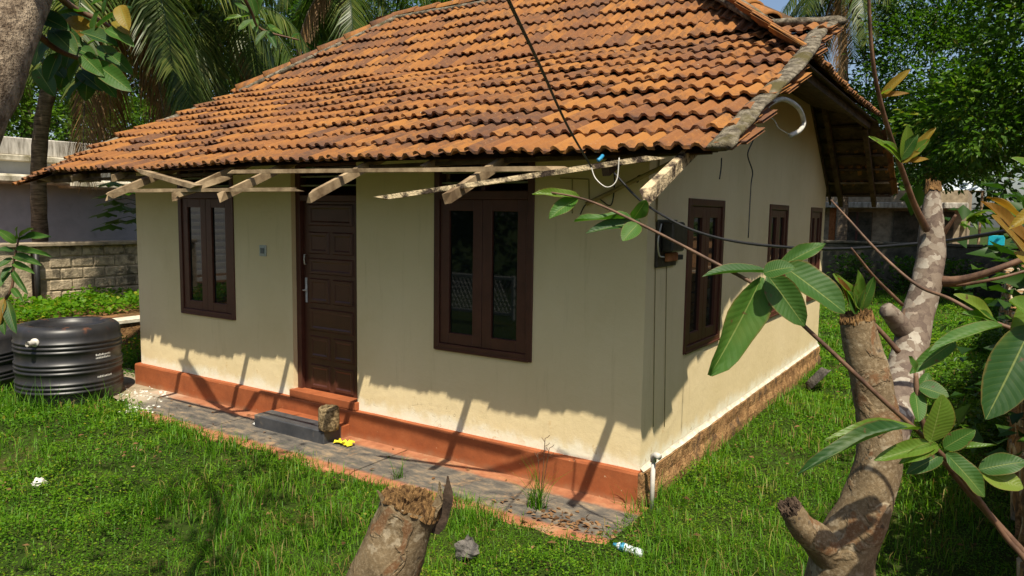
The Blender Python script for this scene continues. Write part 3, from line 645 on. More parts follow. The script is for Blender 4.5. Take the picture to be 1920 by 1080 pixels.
# rafters under the front slope; their tails stick out past the broken eave
RX = [-7.3, -6.55, -5.75, -4.97, -3.87, -3.23, -2.15, -1.45, -.83, .55]
for i, x in enumerate(RX):
    tail = -1.30 if x in (-4.97, -3.87, -3.23, -2.15, -.83) else (-1.22 if x == .55 else -.80)
    q = MB(); top = 1.2
    q.beam((x, top, roof_z(x, top)-.10), (x+random.uniform(-.03, .03), tail, EZ-.085+T1*(tail-EY)+.01+droop(x, -.8)), .045 if x != .55 else .05, .068 if x != .55 else .085, jag=.012 if x != .55 else .03)
    q.build('rafter', 'rotwood' if x == .55 else 'oldwood', roof)
for i, yy in enumerate((-.70, -.36, .02, .36, .70)):
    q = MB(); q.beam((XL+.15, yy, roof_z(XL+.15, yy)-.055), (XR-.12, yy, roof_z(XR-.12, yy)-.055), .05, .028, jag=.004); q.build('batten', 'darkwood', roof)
# fascia boards under the left eave
for a_, b_ in ((-7.35, -6.9), (-6.75, -6.3), (-6.05, -5.6)):
    q = MB(); q.beam((a_, EY+.2, EZ-.03+T1*.2-.07), (b_, EY+.2, EZ-.03+T1*.2-.07), .03, .16, jag=.01); q.build('eave_board', 'oldwood', roof)
# broken battens still lying on the rafter tails
def lath(p0, y0, p1, y1, wd=.032, h=.03, mat='oldwood'):
    q = MB(); q.beam(at_y(*p0, y0), at_y(*p1, y1), wd, h, jag=.02); return q.build('broken_batten', mat, roof)
lath((210, 358), -1.28, (565, 355), -1.27); lath((712, 372), -1.34, (1216, 297), -1.0, .036, .032, 'rotwood')
lath((440, 322), -1.05, (1050, 316), -1.06); lath((268, 322), -.95, (368, 350), -1.3, .07, .04)
lath((345, 362), -1.26, (425, 333), -1.05, .05, .05)
# rear slope rafters and battens seen from below at the gable
for x in (.16, .62):
    q = MB(); ya = 5.15 if x < .3 else 5.85
    q.beam((x, ya, zr(x, ya)-.11), (x, 7.25, zr(x, 7.25)-.11), .06, .09); q.build('rafter', 'darkwood', roof)
for k in range(8):
    yy = 5.4+k*.25; x1 = rear_x(yy)-.06
    q = MB(); q.beam((-.25, yy, zr(0, yy)-.05), (x1, yy, zr(0, yy)-.05), .05, .03, jag=.004); q.build('batten', 'oldwood' if k == 6 else 'darkwood', roof)
q = MB(); q.beam((.012, 5.2, zr(0, 5.2)-.12), (.012, 7.2, zr(0, 7.2)-.12), .02, .10); q.build('barge_board', 'darkwood', roof)
q = MB(); q.beam((.03, -.8, roof_z(0, -.8)-.12), (.03, 2.2, roof_z(0, 2.2)-.12), .05, .08); q.build('rafter', 'darkwood', roof)

# ------------------------------------------------------------------ leaves and plants
def leaf_mesh(seed, wide=.46, curl=.25, fold=.25, wave=.02):
    r = random.Random(seed); ns, nu = 9, 4; V = []; UVs = []
    for i in range(ns+1):
        s = i/ns; hw = wide/2*max(.02, (math.sin(math.pi*min(1, s**.88*.985+.012)))**.58)*(1-.06*s)*(1+.02*math.sin(7*s+seed))
        for j in range(nu+1):
            u = j/nu*2-1
            z = -curl*s*s*.5+fold*abs(u)*hw+wave*math.sin(9*s+j*1.9+seed)*abs(u)
            V.append((u*hw, s, z)); UVs.append((j/nu, s))
    F = [(i*(nu+1)+j, i*(nu+1)+j+1, (i+1)*(nu+1)+j+1, (i+1)*(nu+1)+j) for i in range(ns) for j in range(nu)]
    me = bpy.data.meshes.new('leaf'); me.from_pydata(V, [], F); me.update(); uv = me.uv_layers.new(name='UVMap')
    for l in me.loops: uv.data[l.index].uv = UVs[l.vertex_index]
    me.polygons.foreach_set('use_smooth', [True]*len(me.polygons)); return me
_lm = {}
def leaf(par, a, b, width, mat='guava', up=None, seed=0, curl=.25, fold=.22):
    """a big leaf from its stalk a to its tip b"""
    a = np.array(a, float); b = np.array(b, float); ln = np.linalg.norm(b-a); d = (b-a)/ln
    key = (mat, seed % 7, round(curl, 2), round(fold, 2))
    if key not in _lm:
        me = leaf_mesh(seed % 7, 1.0, curl, fold, .012+.008*(seed % 5)); me.materials.append(M[mat]); _lm[key] = me
    up = np.array(up if up is not None else (0, 0, 1), float); up = up-d*np.dot(up, d); up /= np.linalg.norm(up)+1e-9; sd = np.cross(d, up)
    o = bpy.data.objects.new('leaf', _lm[key]); COL.objects.link(o); o.parent = par
    Mx = Matrix.Identity(4); c = a-off(par)
    for i in range(3): Mx[i][0] = sd[i]*width; Mx[i][1] = d[i]*ln; Mx[i][2] = up[i]*ln*.9; Mx[i][3] = c[i]
    o.matrix_local = Mx; return o
def quads(P, D, Nn, ln, wd, fold=.3):
    """many diamond leaves: P base, D direction, Nn normal-ish, ln lengths, wd widths"""
    D = D/(np.linalg.norm(D, axis=1, keepdims=True)+1e-9); Sd = np.cross(D, Nn); Sd /= np.linalg.norm(Sd, axis=1, keepdims=True)+1e-9; Up = np.cross(Sd, D)
    ln = np.asarray(ln)[:, None]; wd = np.asarray(wd)[:, None]
    A = P; B = P+D*ln*.45+Sd*wd/2+Up*wd*fold; C = P+D*ln; E_ = P+D*ln*.45-Sd*wd/2+Up*wd*fold
    V = np.stack([A, B, C, E_], 1).reshape(-1, 3); n = len(P); i = np.arange(n)*4
    F = np.concatenate([np.stack([i, i+1, i+2], 1), np.stack([i, i+2, i+3], 1)]); return V, F
def leafcloud(name, P, D, Nn, ln, wd, mat, tone, par=None, fold=.3):
    V, F = quads(P, D, Nn, ln, wd, fold); me = np_mesh(name, V-off(par), F); attr(me, 'tone', np.repeat(tone, 4)); return link(name, me, M[mat], par)
def rdir(n, up=0):
    d = rng.normal(size=(n, 3)); d /= np.linalg.norm(d, axis=1, keepdims=True); d[:, 2] += up; return d
def crown(name, blobs, mat, nleaf, size, par, clump=.28, per=40, tone0=.45, hang=-.25, lo=0.55):
    """leaves gathered in sprays spread through the crown's outer volume"""
    P = []; tone = []; Dv = []
    vol = np.array([b[3]*b[4]*b[5] for b in blobs])**.67; vol /= vol.sum(); nc = max(8, nleaf//per)
    for b, v in zip(blobs, vol):
        k = max(3, int(nc*v)); d = rng.normal(size=(k, 3)); d /= np.linalg.norm(d, axis=1, keepdims=True)
        r = rng.uniform(lo, 1.03, k)**.6; C = np.array(b[:3])+d*r[:, None]*np.array(b[3:6])*(1+.16*np.sin(5*d[:, :1]+3*d[:, 1:2]*4))
        for c, dd in zip(C, d):
            m_ = int(per*rng.uniform(.6, 1.4)); e = rng.normal(size=(m_, 3))*clump*np.array([1, 1, .55])*rng.uniform(.6, 1.3)
            P.append(c+e); Dv.append(e*.8+dd*clump*.8+rng.normal(size=(m_, 3))*clump*.5+np.array([0, 0, hang*clump])); tone.append(np.clip(tone0+rng.normal()*.16+rng.normal(size=m_)*.13, 0, 1))
    P = np.vstack(P); Dv = np.vstack(Dv); tone = np.concatenate(tone); n = len(P)
    s = size*rng.uniform(.6, 1.3, n); Nn = rng.normal(size=(n, 3))*.6+np.array([0, 0, 1.])
    return leafcloud(name, P, Dv, Nn, s, s*.5, mat, tone, par)
def broad_tree(base, h, blobs, mat, nleaf, size, label, bark_='bark3', r=.18, group=None, lean=(0, 0), name='broadleaf_tree', clump=.28, tone0=.45):
    t_ = thing(name, base, label, 'tree', group); b = np.array(base, float); top = b+np.array([lean[0], lean[1], h])
    mid = (b+top)/2+np.array([random.uniform(-.15, .15), random.uniform(-.15, .15), 0]); P = spline([b, mid, top], 6)
    q = MB(); q.tube(P, np.linspace(r, r*.45, len(P)), 10, True, .08)
    for bl in blobs[:9]:
        s = P[random.randint(len(P)//2, len(P)-1)]; e = np.array(bl[:3]); q.tube(spline([s, (s+e)/2+np.array([0, 0, .25]), e], 4), np.linspace(r*.42, .015, 9), 6, True, .08)
    q.build('trunk', bark_, t_, True); crown('crown', blobs, mat, nleaf, size, t_, clump=clump, tone0=tone0); return t_
def palm(base, top, nf, flen, label, seed, r=.15, droop_=1.0, old=2, az0=0, skip=(), mid=None):
    R_ = random.Random(seed); t_ = thing('coconut_palm', base, label, 'palm', 'coconut palms round the house')
    b, tp = np.array(base, float), np.array(top, float); P = spline([b]+([np.array(mid)] if mid is not None else [(b+tp)/2+np.array([.15, .1, 0])])+[tp], 14); rr = []
    for i in range(len(P)): rr.append(r*(1.25-.45*i/len(P))*(1.06 if i % 2 else .98))
    q = MB(); q.tube(P, rr, 12, True, .03); q.build('trunk', 'palmbark', t_, True)
    for k in range(nf):
        az = az0+k*2.399; el = R_.uniform(-.15, 1.1) if k >= old else R_.uniform(-1.0, -.5); isold = k < old
        if k in skip: continue
        d = np.array([math.cos(az)*math.cos(el), math.sin(az)*math.cos(el), math.sin(el)]); n = 22; pts = [tp.copy()]; ln = flen*R_.uniform(.85, 1.1); v = d.copy()
        for i in range(n):
            v = v+np.array([0, 0, -.085*droop_*(1+i/n*1.1)]); v /= np.linalg.norm(v); pts.append(pts[-1]+v*ln/n)
        pts = np.array(pts); V = []; F = []; tn = []
        for i in range(2, n):
            tg = pts[i+1]-pts[i]; tg /= np.linalg.norm(tg); sd = np.cross(tg, (0, 0, 1.)); sd /= np.linalg.norm(sd)+1e-9; up = np.cross(sd, tg)
            for h_ in range(4):
                c = pts[i]+(pts[i+1]-pts[i])*h_/4; f = i/n; L_ = flen*.24*math.sin(math.pi*min(.97, f*.82+.16))**.7*R_.uniform(.85, 1.15)
                for s in (-1, 1):
                    dl = sd*s*.8+tg*.55+np.array([0, 0, -.35 if not isold else -1.2])+np.array([R_.uniform(-.1, .1) for _ in range(3)]); dl /= np.linalg.norm(dl)
                    tip = c+dl*L_+np.array([0, 0, -.28*L_*(1+.6*isold)]); md = c+dl*L_*.55; wv = tg*.026*(flen/3.6); k0 = len(V)
                    V += [c-wv*.4, c+wv*.4, md+wv, md-wv, tip]; F += [(k0, k0+1, k0+2), (k0, k0+2, k0+3), (k0+3, k0+2, k0+4)]; tn += [min(1, max(0, .5+R_.gauss(0, .2)))]*5
        me = np_mesh('frond', np.array(V)-off(t_), np.array(F)); attr(me, 'tone', tn); fo = link('frond', me, M['frondold' if isold else 'frond'], t_)
        q = MB(); q.tube(pts[:-1], np.linspace(.035, .006, n), 5); q.build('rib', 'palmbark' if isold else 'frond', fo, True)
    return t_

# ------------------------------------------------------------------ left side: terrace, block wall, neighbour's building
TZ = .22
mb = MB(); mb.add([(-9.06, -9, TZ), (-9.06, 14, TZ), (-30, 14, TZ), (-30, -9, TZ)], [(0, 1, 2, 3)]); props(mb.build('terrace', 'earth'), 'raised red earth bed beside the house', kind='structure')
rw = thing('retaining_wall', (-9, 2, GZ), 'low rubble retaining wall with white limed coping behind the tank', 'wall')
mb = MB(); V = []; n = 70
for i in range(n+1):
    y = -9+20*i/n
    for z in (GZ-.1, -.1, .05, .17): V.append((-8.98+.04*vnoise(y, z*2, .2, 3), y, z))
mb.add(V, [(i*4+j, i*4+4+j, i*4+5+j, i*4+1+j) for i in range(n) for j in range(3)]); mb.build('wall_face', 'laterite', rw)
mb = MB(); mb.bbox((-9.2, -9, .172), (-8.93, 11, .25), .015); mb.build('coping', 'lime', rw)
bw = thing('block_wall', (-12.3, 3, TZ), 'low boundary wall of stained concrete blocks left of the house', 'wall')
mb = MB(); mb.box((-12.38, 1.2, TZ-.2), (-12.12, 11, 1.22)); mb.build('mortar_core', 'joint', bw)
mb = MB(); mb.bbox((-12.42, -4.3, TZ-.2), (-12.06, 1.12, 1.24), .02); mb.build('plastered_section', 'block', bw)
mb = MB(); mb.bbox((-12.46, -4.3, 1.243), (-12.0, 11, 1.31), .012); mb.build('coping', 'coping', bw)
bme = []
for j in range(4):
    q = MB(); a = .012+.004*j; q.bbox((-.03, -.192, -.094), (.03, .192, .094), a); v = np.array(q.v); v += rng.normal(size=v.shape)*.004
    me = bpy.data.meshes.new('block'); me.from_pydata([tuple(x) for x in v], [], q.f); me.update(); me.materials.append(M['block']); bme.append(me)
for r_ in range(5):
    for k in range(16):
        y = 1.42+k*.402+(.2 if r_ % 2 else 0); z = TZ+.10+r_*.206
        o = bpy.data.objects.new('block', bme[(r_*5+k*3) % 4]); COL.objects.link(o); o.parent = bw
        o.location = Vector((-12.132+random.uniform(-.005, .005), y, z))-Vector(off(bw)); o.rotation_euler = (random.uniform(-.015, .015), 0, random.uniform(-.02, .02))
q = MB(); q.tube([(-11.98, 1.16, TZ-.1), (-11.98, 1.16, 1.2)], .05, 10); props(q.build('drain_pipe', 'black', None, True), 'dark vertical drain pipe standing against the block wall', 'pipe')
nb = thing('neighbour_building', (-18, 4, 0), 'pale grey rendered building with mossy sunshade behind the block wall', 'building')
mb = MB(); mb.box((-22, -8, 0), (-16, 9.5, 2.93)); mb.build('wall', 'render', nb)
mb = MB(); mb.bbox((-22.2, -8.2, 2.932), (-15.75, 9.7, 3.07), .02); mb.build('roof_slab', 'ledge', nb)
mb = MB(); mb.bbox((-22, -8, 3.072), (-15.9, 9.5, 3.46), .02); mb.build('parapet', 'parapet', nb)
for a, b, z in ((-4, 3.44, 2.44), (3.445, 7.2, 2.38)):
    mb = MB(); mb.bbox((-15.998, a, z), (-15.3, b, z+.20), .05); mb.build('sunshade', 'ledge', nb)
for k in range(3):
    y = 2.1-k*.55; mb = MB(); mb.bbox((-15.898, y-.06, 3.17), (-15.88, y+.06, 3.36), .006); mb.build('dark_parapet_panel', 'moss', nb)  # dark panels stand in for the shaded hollows of the parapet
mb = MB(); mb.bbox((-15.998, -2.5, .9), (-15.93, -1.3, 2.1), .01); mb.build('window', 'brown', nb)
# papaya in front of the building
def papaya(base, h, nl, label):
    t_ = thing('papaya_plant', base, label, 'plant'); b = np.array(base, float); q = MB(); q.tube(spline([b, b+(.03, .02, h*.5), b+(0, .03, h)], 5), np.linspace(.06, .03, 11), 8); q.build('stem', 'palmbark', t_, True)
    for k in range(nl):
        az = k*2.4; z = h*(.55+.45*k/nl); s = b+(0, .02, z); rl = .75-.25*k/nl; e = s+np.array([math.cos(az)*rl, math.sin(az)*rl, .08-.1*(nl-k)/nl]); V = []; F = []
        for i in range(9):
            a = az+(i-4)*.55; ll = .46*(1-.07*abs(i-4)); d = np.array([math.cos(a), math.sin(a), -.35]); sd = np.array([-math.sin(a), math.cos(a), 0]); k0 = len(V)
            V += [e, e+d*ll*.45+sd*.05, e+d*ll*.6+sd*.11, e+d*ll, e+d*ll*.6-sd*.11, e+d*ll*.45-sd*.05]; F += [(k0, k0+1, k0+5), (k0+1, k0+2, k0+3), (k0+1, k0+3, k0+5), (k0+5, k0+3, k0+4)]
        me = np_mesh('leaf', np.array(V)-off(t_), np.array(F)); attr(me, 'tone', [random.uniform(.2, .6)]*len(V)); lf = link('leaf', me, M['fol_mid'], t_)
        q = MB(); q.tube([s, (s+e)/2+(0, 0, .06), e], .008, 5); q.build('stalk', 'fol_light', lf)
papaya((-14.0, 4.25, TZ), 2.35, 22, 'papaya plant with lobed leaves against the pale building')
# climbing hedge above the parapet and the awning behind
hb = at_x(150, 262, -18.5)
broad_tree((-19.3, 6.2, 3.0), .6, [(-18.6, 4.6, 4.15, 1.2, 1.6, .85), (-18.6, 6.6, 4.2, 1.2, 1.5, .85), (-19, 3.0, 4.3, 1.2, 1.2, .95), (-19, 8.4, 4.0, 1, 1.4, .7)], 'fol_light', 10000, .17, 'bright green bush spreading over the parapet of the building', r=.08, name='bush', clump=.25, tone0=.4)
aw = thing('awning', (-24, 2, 0), 'dark awning with a blue edge beyond the parapet', 'awning')
q = MB(); q.box((-25, -2, 4.0), (-22.5, 4.1, 4.05)); q.build('sheet', 'moss', aw)
q = MB(); q.box((-22.49, -2, 4.02), (-22.45, 4.1, 4.14)); q.build('trim', 'blue', aw)
for y in (-1.9, 4.0):
    q = MB(); q.tube([(-22.6, y, 0), (-22.6, y, 4.0)], .05, 8); q.build('post', 'brass', aw)

# water tanks
def tank(c, r, h, label, tilt=0, text=False, spout=False):
    t_ = thing('water_tank', c, label, 'water tank', 'black water tanks'); P = [(0, .0), (r*.97, 0), (r, .03)]
    def rib(z, k=3):
        for i in range(k):
            z0 = z+i*.048; P.extend([(r, z0), (r+.012, z0+.008), (r+.016, z0+.018), (r+.012, z0+.028), (r, z0+.036)])
    for z in (.14, .36, .60):
        if z < h*.76: rib(z)
    P += [(r, h*.88), (r*.99, h*.925), (r*.965, h*.96), (r*.91, h*.988), (r*.82, h), (r*.73, h*.992), (r*.70, h*.97), (r*.69, h*.93), (0, h*.925)]
    q = MB(); q.lathe((0, 0, 0), P, 64); V = np.array(q.v)
    if tilt: V = V@np.array(Matrix.Rotation(tilt, 3, 'X')).T
    q.v = [tuple(v+np.array(c)) for v in V]; q.build('body', 'tank', t_, True)
    vd = np.array([CAM[0]-c[0], CAM[1]-c[1]]); a0 = math.atan2(vd[1], vd[0])
    if spout:
        a = a0-.62; d = np.array([math.cos(a), math.sin(a), 0]); s = np.array(c)+d*r*.98+(0, 0, h*.83)
        q = MB(); q.tube([s, s+d*.03], .048, 14); q.tube([s, s+d*.13+(0, 0, .0)], .03, 14, False); q.tube([s+d*.13, s+d*.02], .021, 14, False); q.build('outlet', 'pvc', t_, True)
    if text:
        for z, rows, da in ((.50, 2, .62), (.28, 1, .64)):
            for k in range(rows):
                q = MB(); x = 0
                for i in range(11):   # small raised print, letters too small to read
                    wl = random.uniform(.008, .016); a = a0+da+(x-.07)/r; hh = random.uniform(.016, .026)
                    for aa in (a, a+wl/r):
                        pass
                    z0 = c[2]+z+k*.035+.015; R_ = r+.003
                    pts = [(a, z0), (a+wl/r, z0), (a+wl/r, z0+hh), (a, z0+hh)]
                    q.add([(c[0]+R_*math.cos(b), c[1]+R_*math.sin(b), zz) for b, zz in pts], [(0, 1, 2, 3)]); x += wl+.006
                q.build('lettering', 'white', t_)
    return t_
tank((-6.90, -.80, GZ-.02), .545, .90, 'large black ribbed plastic water tank standing in the grass', text=True, spout=True)
tank((-8.28, -1.25, GZ-.02), .58, .72, 'lower black water tank at the left edge behind the ribbed one', tilt=.06)

# ------------------------------------------------------------------ right side: boundary walls, neighbours, far garden
sw = thing('stone_wall', (2.5, 7, GZ), 'laterite block boundary wall running back along the right side', 'wall')
q = MB(); q.box((2.46, -2.4, GZ-.1), (2.66, 20, .90)); q.build('mortar_core', 'moss', sw)
sme = []
for j in range(4):
    q = MB(); q.bbox((-.13, -.17, -.09), (.13, .17, .09), .02); v = np.array(q.v)+rng.normal(size=(24, 3))*.009
    me = bpy.data.meshes.new('block'); me.from_pydata([tuple(x) for x in v], [], q.f); me.update(); me.materials.append(M['laterite' if j % 2 else 'block']); sme.append(me)
for r_ in range(6):
    for k in range(47):
        y = -2.2+k*.362+(.18 if r_ % 2 else 0); z = GZ+.12+r_*.196
        if r_ == 5 and (k*7) % 5 == 2: continue
        o = bpy.data.objects.new('block', sme[(r_*5+k*3) % 4]); COL.objects.link(o); o.parent = sw
        o.location = Vector((2.55+random.uniform(-.02, .02), y, z))-Vector(off(sw)); o.rotation_euler = (0, 0, random.uniform(-.06, .06))
rb = thing('boundary_wall', (0, 20, GZ), 'dark mossy wall closing the yard behind the house', 'wall')
q = MB(); q.bbox((-9, 20, GZ-.1), (2.9, 20.25, 1.18), .02); q.build('wall_face', 'moss', rb)
q = MB(); q.bbox((-9, 19.94, 1.183), (2.9, 20.31, 1.26), .015); q.build('coping', 'moss', rb)
fh = thing('far_house', (-1.5, 26, GZ), 'cream house with white sunshade beyond the back wall', 'house')
q = MB(); q.box((-8, 25, GZ-.1), (1.35, 31, 3.0)); q.build('wall', 'coping', fh)
q = MB(); q.bbox((-8, 24.1, 2.35), (1.4, 24.998, 2.55), .02); q.build('sunshade', 'parapet', fh)
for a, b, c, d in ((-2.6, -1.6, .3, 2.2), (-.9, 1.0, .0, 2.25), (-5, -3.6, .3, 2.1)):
    q = MB(); q.bbox((a, 24.93, c), (b, 25.0-.002, d), .01); o = q.build('dark_opening_panel', 'moss', fh); q = MB(); q.bbox(((a+b)/2-.04, 24.9, c), ((a+b)/2+.04, 24.928, d), .005); q.build('mullion', 'brown', o)  # flat dark panels paint in the unlit doors and windows
q = MB(); q.bbox((-3.0, 24.5, -.2), (-2.8, 24.7, 2.34), .01); q.build('pillar', 'rust', fh)
pv = thing('pavilion', (2.1, 38, GZ), 'small pavilion with pale sheet roof among the trees', 'pavilion')
q = MB(); c0 = at_y(1800, 330, 38); x0 = c0[0]; z0 = c0[2]
q.add([(x0-1.1, 37, z0-.75), (x0+1.1, 37, z0-.75), (x0+1.1, 39, z0-.75), (x0-1.1, 39, z0-.75), (x0, 38, z0)], [(0, 1, 4), (1, 2, 4), (2, 3, 4), (3, 0, 4), (3, 2, 1, 0)]); q.build('roof', 'roofsheet', pv)
for sx_ in (-1, 1):
    for sy_ in (-.9, .9):
        q = MB(); q.tube([(x0+sx_, 38+sy_, GZ), (x0+sx_, 38+sy_, z0-.76)], .05, 8); q.build('post', 'oldwood', pv)
c0 = at_y(1850, 452, 22)
def chair(c):
    t_ = thing('plastic_chair', c, 'teal plastic chair in the far garden', 'chair'); x, y, z = c
    q = MB(); q.bbox((x-.22, y-.22, z+.40), (x+.22, y+.22, z+.44), .01); q.build('seat', 'teal', t_)
    q = MB(); q.bbox((x-.22, y+.2, z+.445), (x+.22, y+.24, z+.95), .015); q.build('backrest', 'teal', t_)
    for a in (-1, 1):
        for b in (-1, 1):
            q = MB(); q.tube([(x+a*.19, y+b*.19, z+.398), (x+a*.24, y+b*.24, z)], .022, 8); q.build('leg', 'teal', t_)
        q = MB(); q.bbox((x+a*.22-.02, y-.2, z+.62), (x+a*.22+.02, y+.195, z+.65), .006); q.build('armrest', 'teal', t_)
chair((float(c0[0])+.25, 22.2, .55))
q = MB(); q.add([(1.0, 20.6, .35), (9, 20.6, .55), (30, 45, .55), (1, 45, .55)], [(0, 1, 2, 3)]); props(q.build('garden_ground', 'earth'), 'higher bare ground of the garden beyond the walls', kind='structure')
q = MB(); q.add([(2.75, -9, .5), (40, -9, .5), (40, 45, .55), (2.75, 45, .55)], [(0, 1, 2, 3)]); props(q.build('neighbour_ground', 'earth'), 'raised ground beyond the right boundary wall', kind='structure')
def banana(base, n, h, label):
    t_ = thing('banana_plant', base, label, 'plant', 'banana plants beyond the back wall'); b = np.array(base, float); q = MB(); q.tube([b, b+(0, 0, h*.5), b+(.03, 0, h)], [.11, .09, .05], 10); q.build('stem', 'fol_light', t_, True)
    for k in range(n):
        az = k*2.2+.5; d = np.array([math.cos(az), math.sin(az), 0]); s = np.array([-d[1], d[0], 0]); V = []; F = []
        for i in range(9):
            f = i/8; c = b+(0, 0, h)+d*1.5*f*.8+np.array([0, 0, 1.2*f-1.5*f*f]); hw = .22*math.sin(math.pi*min(.98, f*.9+.08)); V += [c-s*hw+(0, 0, -.05), c, c+s*hw+(0, 0, -.05)]
        F = [(i*3+j, i*3+j+1, i*3+4+j, i*3+3+j) for i in range(8) for j in range(2)]
        me = np_mesh('leaf', np.array(V)-off(t_), np.array(F)); attr(me, 'tone', [random.uniform(.3, .9)]*len(V)); link('leaf', me, M['fol_light'], t_)
for px, py, yy, h in ((1800, 400, 26, 1.5), (1760, 420, 28, 1.4), (1880, 400, 25, 1.6)):
    c = at_y(px, py, yy); banana((c[0], yy, .5), 7, h, ['banana plant with broad leaves under the pavilion', 'shorter banana plant beside the cut trunk', 'banana plant behind the teal chair'][[1800, 1760, 1880].index(px)])

# ------------------------------------------------------------------ trees round the place
G1 = 'broadleaf trees behind the house'
broad_tree((3.9, 17.5, .5), 5.0, [(3.6, 16.5, 6.2, 2.2, 2.0, 2.0), (1.9, 16.5, 4.6, 1.5, 1.6, 1.4), (4.8, 16, 4.6, 1.8, 1.6, 1.4), (2.6, 17, 8.4, 1.8, 2, 1.4), (5.5, 17, 6.6, 1.5, 1.8, 1.6)], 'fol_mid', 30000, .18, 'dense leafy tree filling the right background above the stone wall', r=.2, group=G1, tone0=.5)
broad_tree((.2, 22, GZ), 5.5, [(.2, 21.5, 6.5, 2.0, 2, 1.9), (-1.3, 22, 5.2, 1.6, 1.6, 1.5), (1.4, 21, 4.9, 1.3, 1.5, 1.3), (.2, 22, 8.6, 1.8, 1.8, 1.4), (.6, 21, 3.7, 1.2, 1.2, .8)], 'fol_mid', 26000, .16, 'tree rising right behind the gable of the house', r=.2, group=G1, tone0=.42)
broad_tree((8.5, 24, .5), 7, [(9, 24, 8, 2.4, 2.4, 2), (7.5, 24, 4.6, 2.0, 2, 1.4), (9.5, 23, 5.2, 2.2, 2, 1.6)], 'fol_mid', 12000, .22, 'darker tree at the right edge behind the dense one', r=.25, group=G1)
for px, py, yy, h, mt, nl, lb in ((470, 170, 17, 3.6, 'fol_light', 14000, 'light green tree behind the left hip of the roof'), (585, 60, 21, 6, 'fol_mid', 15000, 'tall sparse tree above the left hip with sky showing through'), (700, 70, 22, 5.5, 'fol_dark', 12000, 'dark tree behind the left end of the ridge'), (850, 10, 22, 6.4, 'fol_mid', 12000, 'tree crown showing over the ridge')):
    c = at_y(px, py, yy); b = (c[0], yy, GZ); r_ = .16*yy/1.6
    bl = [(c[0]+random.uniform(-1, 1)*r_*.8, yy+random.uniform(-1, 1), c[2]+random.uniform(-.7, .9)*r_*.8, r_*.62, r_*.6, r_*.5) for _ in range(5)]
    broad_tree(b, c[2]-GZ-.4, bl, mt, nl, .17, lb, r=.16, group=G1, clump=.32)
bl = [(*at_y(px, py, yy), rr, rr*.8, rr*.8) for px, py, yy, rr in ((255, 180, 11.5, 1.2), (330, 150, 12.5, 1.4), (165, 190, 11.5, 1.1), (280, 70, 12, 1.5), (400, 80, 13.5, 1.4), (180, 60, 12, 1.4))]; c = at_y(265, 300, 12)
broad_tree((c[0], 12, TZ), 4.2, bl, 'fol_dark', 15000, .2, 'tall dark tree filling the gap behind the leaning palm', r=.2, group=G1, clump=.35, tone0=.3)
broad_tree((-12.5, 9.5, TZ), 3.4, [(-12.6, 9.2, 3.6, 1.5, 1.2, 1.2), (-11.4, 9.8, 4.2, 1.3, 1.2, 1.3), (-13.2, 9.2, 5.0, 1.5, 1.3, 1.2), (-10.6, 10.5, 5.0, 1.2, 1.2, 1.0)], 'fol_dark', 11000, .2, 'dark tree with shade put into its leaf colour, behind the fronds left of the roof', r=.15, group=G1, clump=.35, tone0=.2)  # low leaf tone paints in the shade of this foliage mass
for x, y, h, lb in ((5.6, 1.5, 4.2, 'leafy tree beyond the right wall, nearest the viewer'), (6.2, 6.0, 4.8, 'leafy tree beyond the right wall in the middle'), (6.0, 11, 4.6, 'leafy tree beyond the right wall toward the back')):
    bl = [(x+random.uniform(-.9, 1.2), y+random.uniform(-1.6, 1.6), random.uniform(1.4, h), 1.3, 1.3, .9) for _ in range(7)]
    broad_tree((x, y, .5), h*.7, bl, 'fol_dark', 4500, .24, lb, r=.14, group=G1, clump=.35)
# far row so that the horizon is wooded all round
for k, (x, y, s, lb) in enumerate(((-34, 22, 1.2, 'far wooded clump left of the pale building'), (-24, 32, 1.3, 'far wooded clump behind the palms'), (-12, 36, 1.2, 'far wooded clump behind the roof'), (0, 40, 1.2, 'far wooded clump behind the gable'), (12, 40, 1.3, 'far wooded clump behind the pavilion'), (24, 34, 1.3, 'far wooded clump at the right'))):
    bl = [(x+random.uniform(-4, 4), y+random.uniform(-2, 2), random.uniform(1.5, 5.0)*s, 3.2*s, 2.4, 1.9*s) for _ in range(8)]
    broad_tree((x, y, GZ), 6*s, bl, 'fol_dark' if k % 2 else 'fol_mid', 6000, .5, lb, r=.3, group='far trees', clump=.6)
# behind the viewer: the lane's trees that the window panes mirror
for x, y, lb in ((-12, -15, 'leafy tree across the lane, mirrored in the left window'), (-6.5, -17, 'leafy tree across the lane, mirrored in the middle window'), (0, -17, 'leafy tree across the lane behind the viewer'), (9, -16, 'leafy tree across the lane at the right'), (-19, -11, 'leafy tree across the lane at the far left')):
    bl = [(x+random.uniform(-1.8, 1.8), y+random.uniform(-1, 1), random.uniform(1.0, 6.0), 2.0, 1.6, 1.4) for _ in range(8)]
    broad_tree((x, y, GZ), 4.5, bl, 'fol_dark', 4500, .36, lb, r=.2, group='trees across the lane', clump=.5)
lg = thing('lattice_gate', (-7, -7.2, GZ), 'white lattice gate on the lane, mirrored in the middle window', 'gate')
for a_, b_, c_, d_ in ((-8.0, -5.9, .62, .68), (-8.0, -5.9, -.12, -.06), (-8.06, -8.0, -.2, .7), (-5.9, -5.84, -.2, .7)):
    q = MB(); q.bbox((a_, -7.23, c_), (b_, -7.17, d_), .006); q.build('rail', 'white', lg)
for s_ in (1, -1):
    for k in range(22):
        x = -8.0+k*.1; q = MB(); q.beam((x, -7.2+.012*s_, -.06), (x+.35*s_, -7.2+.012*s_, .62), .02, .012); q.build('lath', 'white', lg)
sg = thing('slatted_gate', (-12.6, -5.4, TZ), 'pale slatted gate on the lane, mirrored in the left window', 'gate')
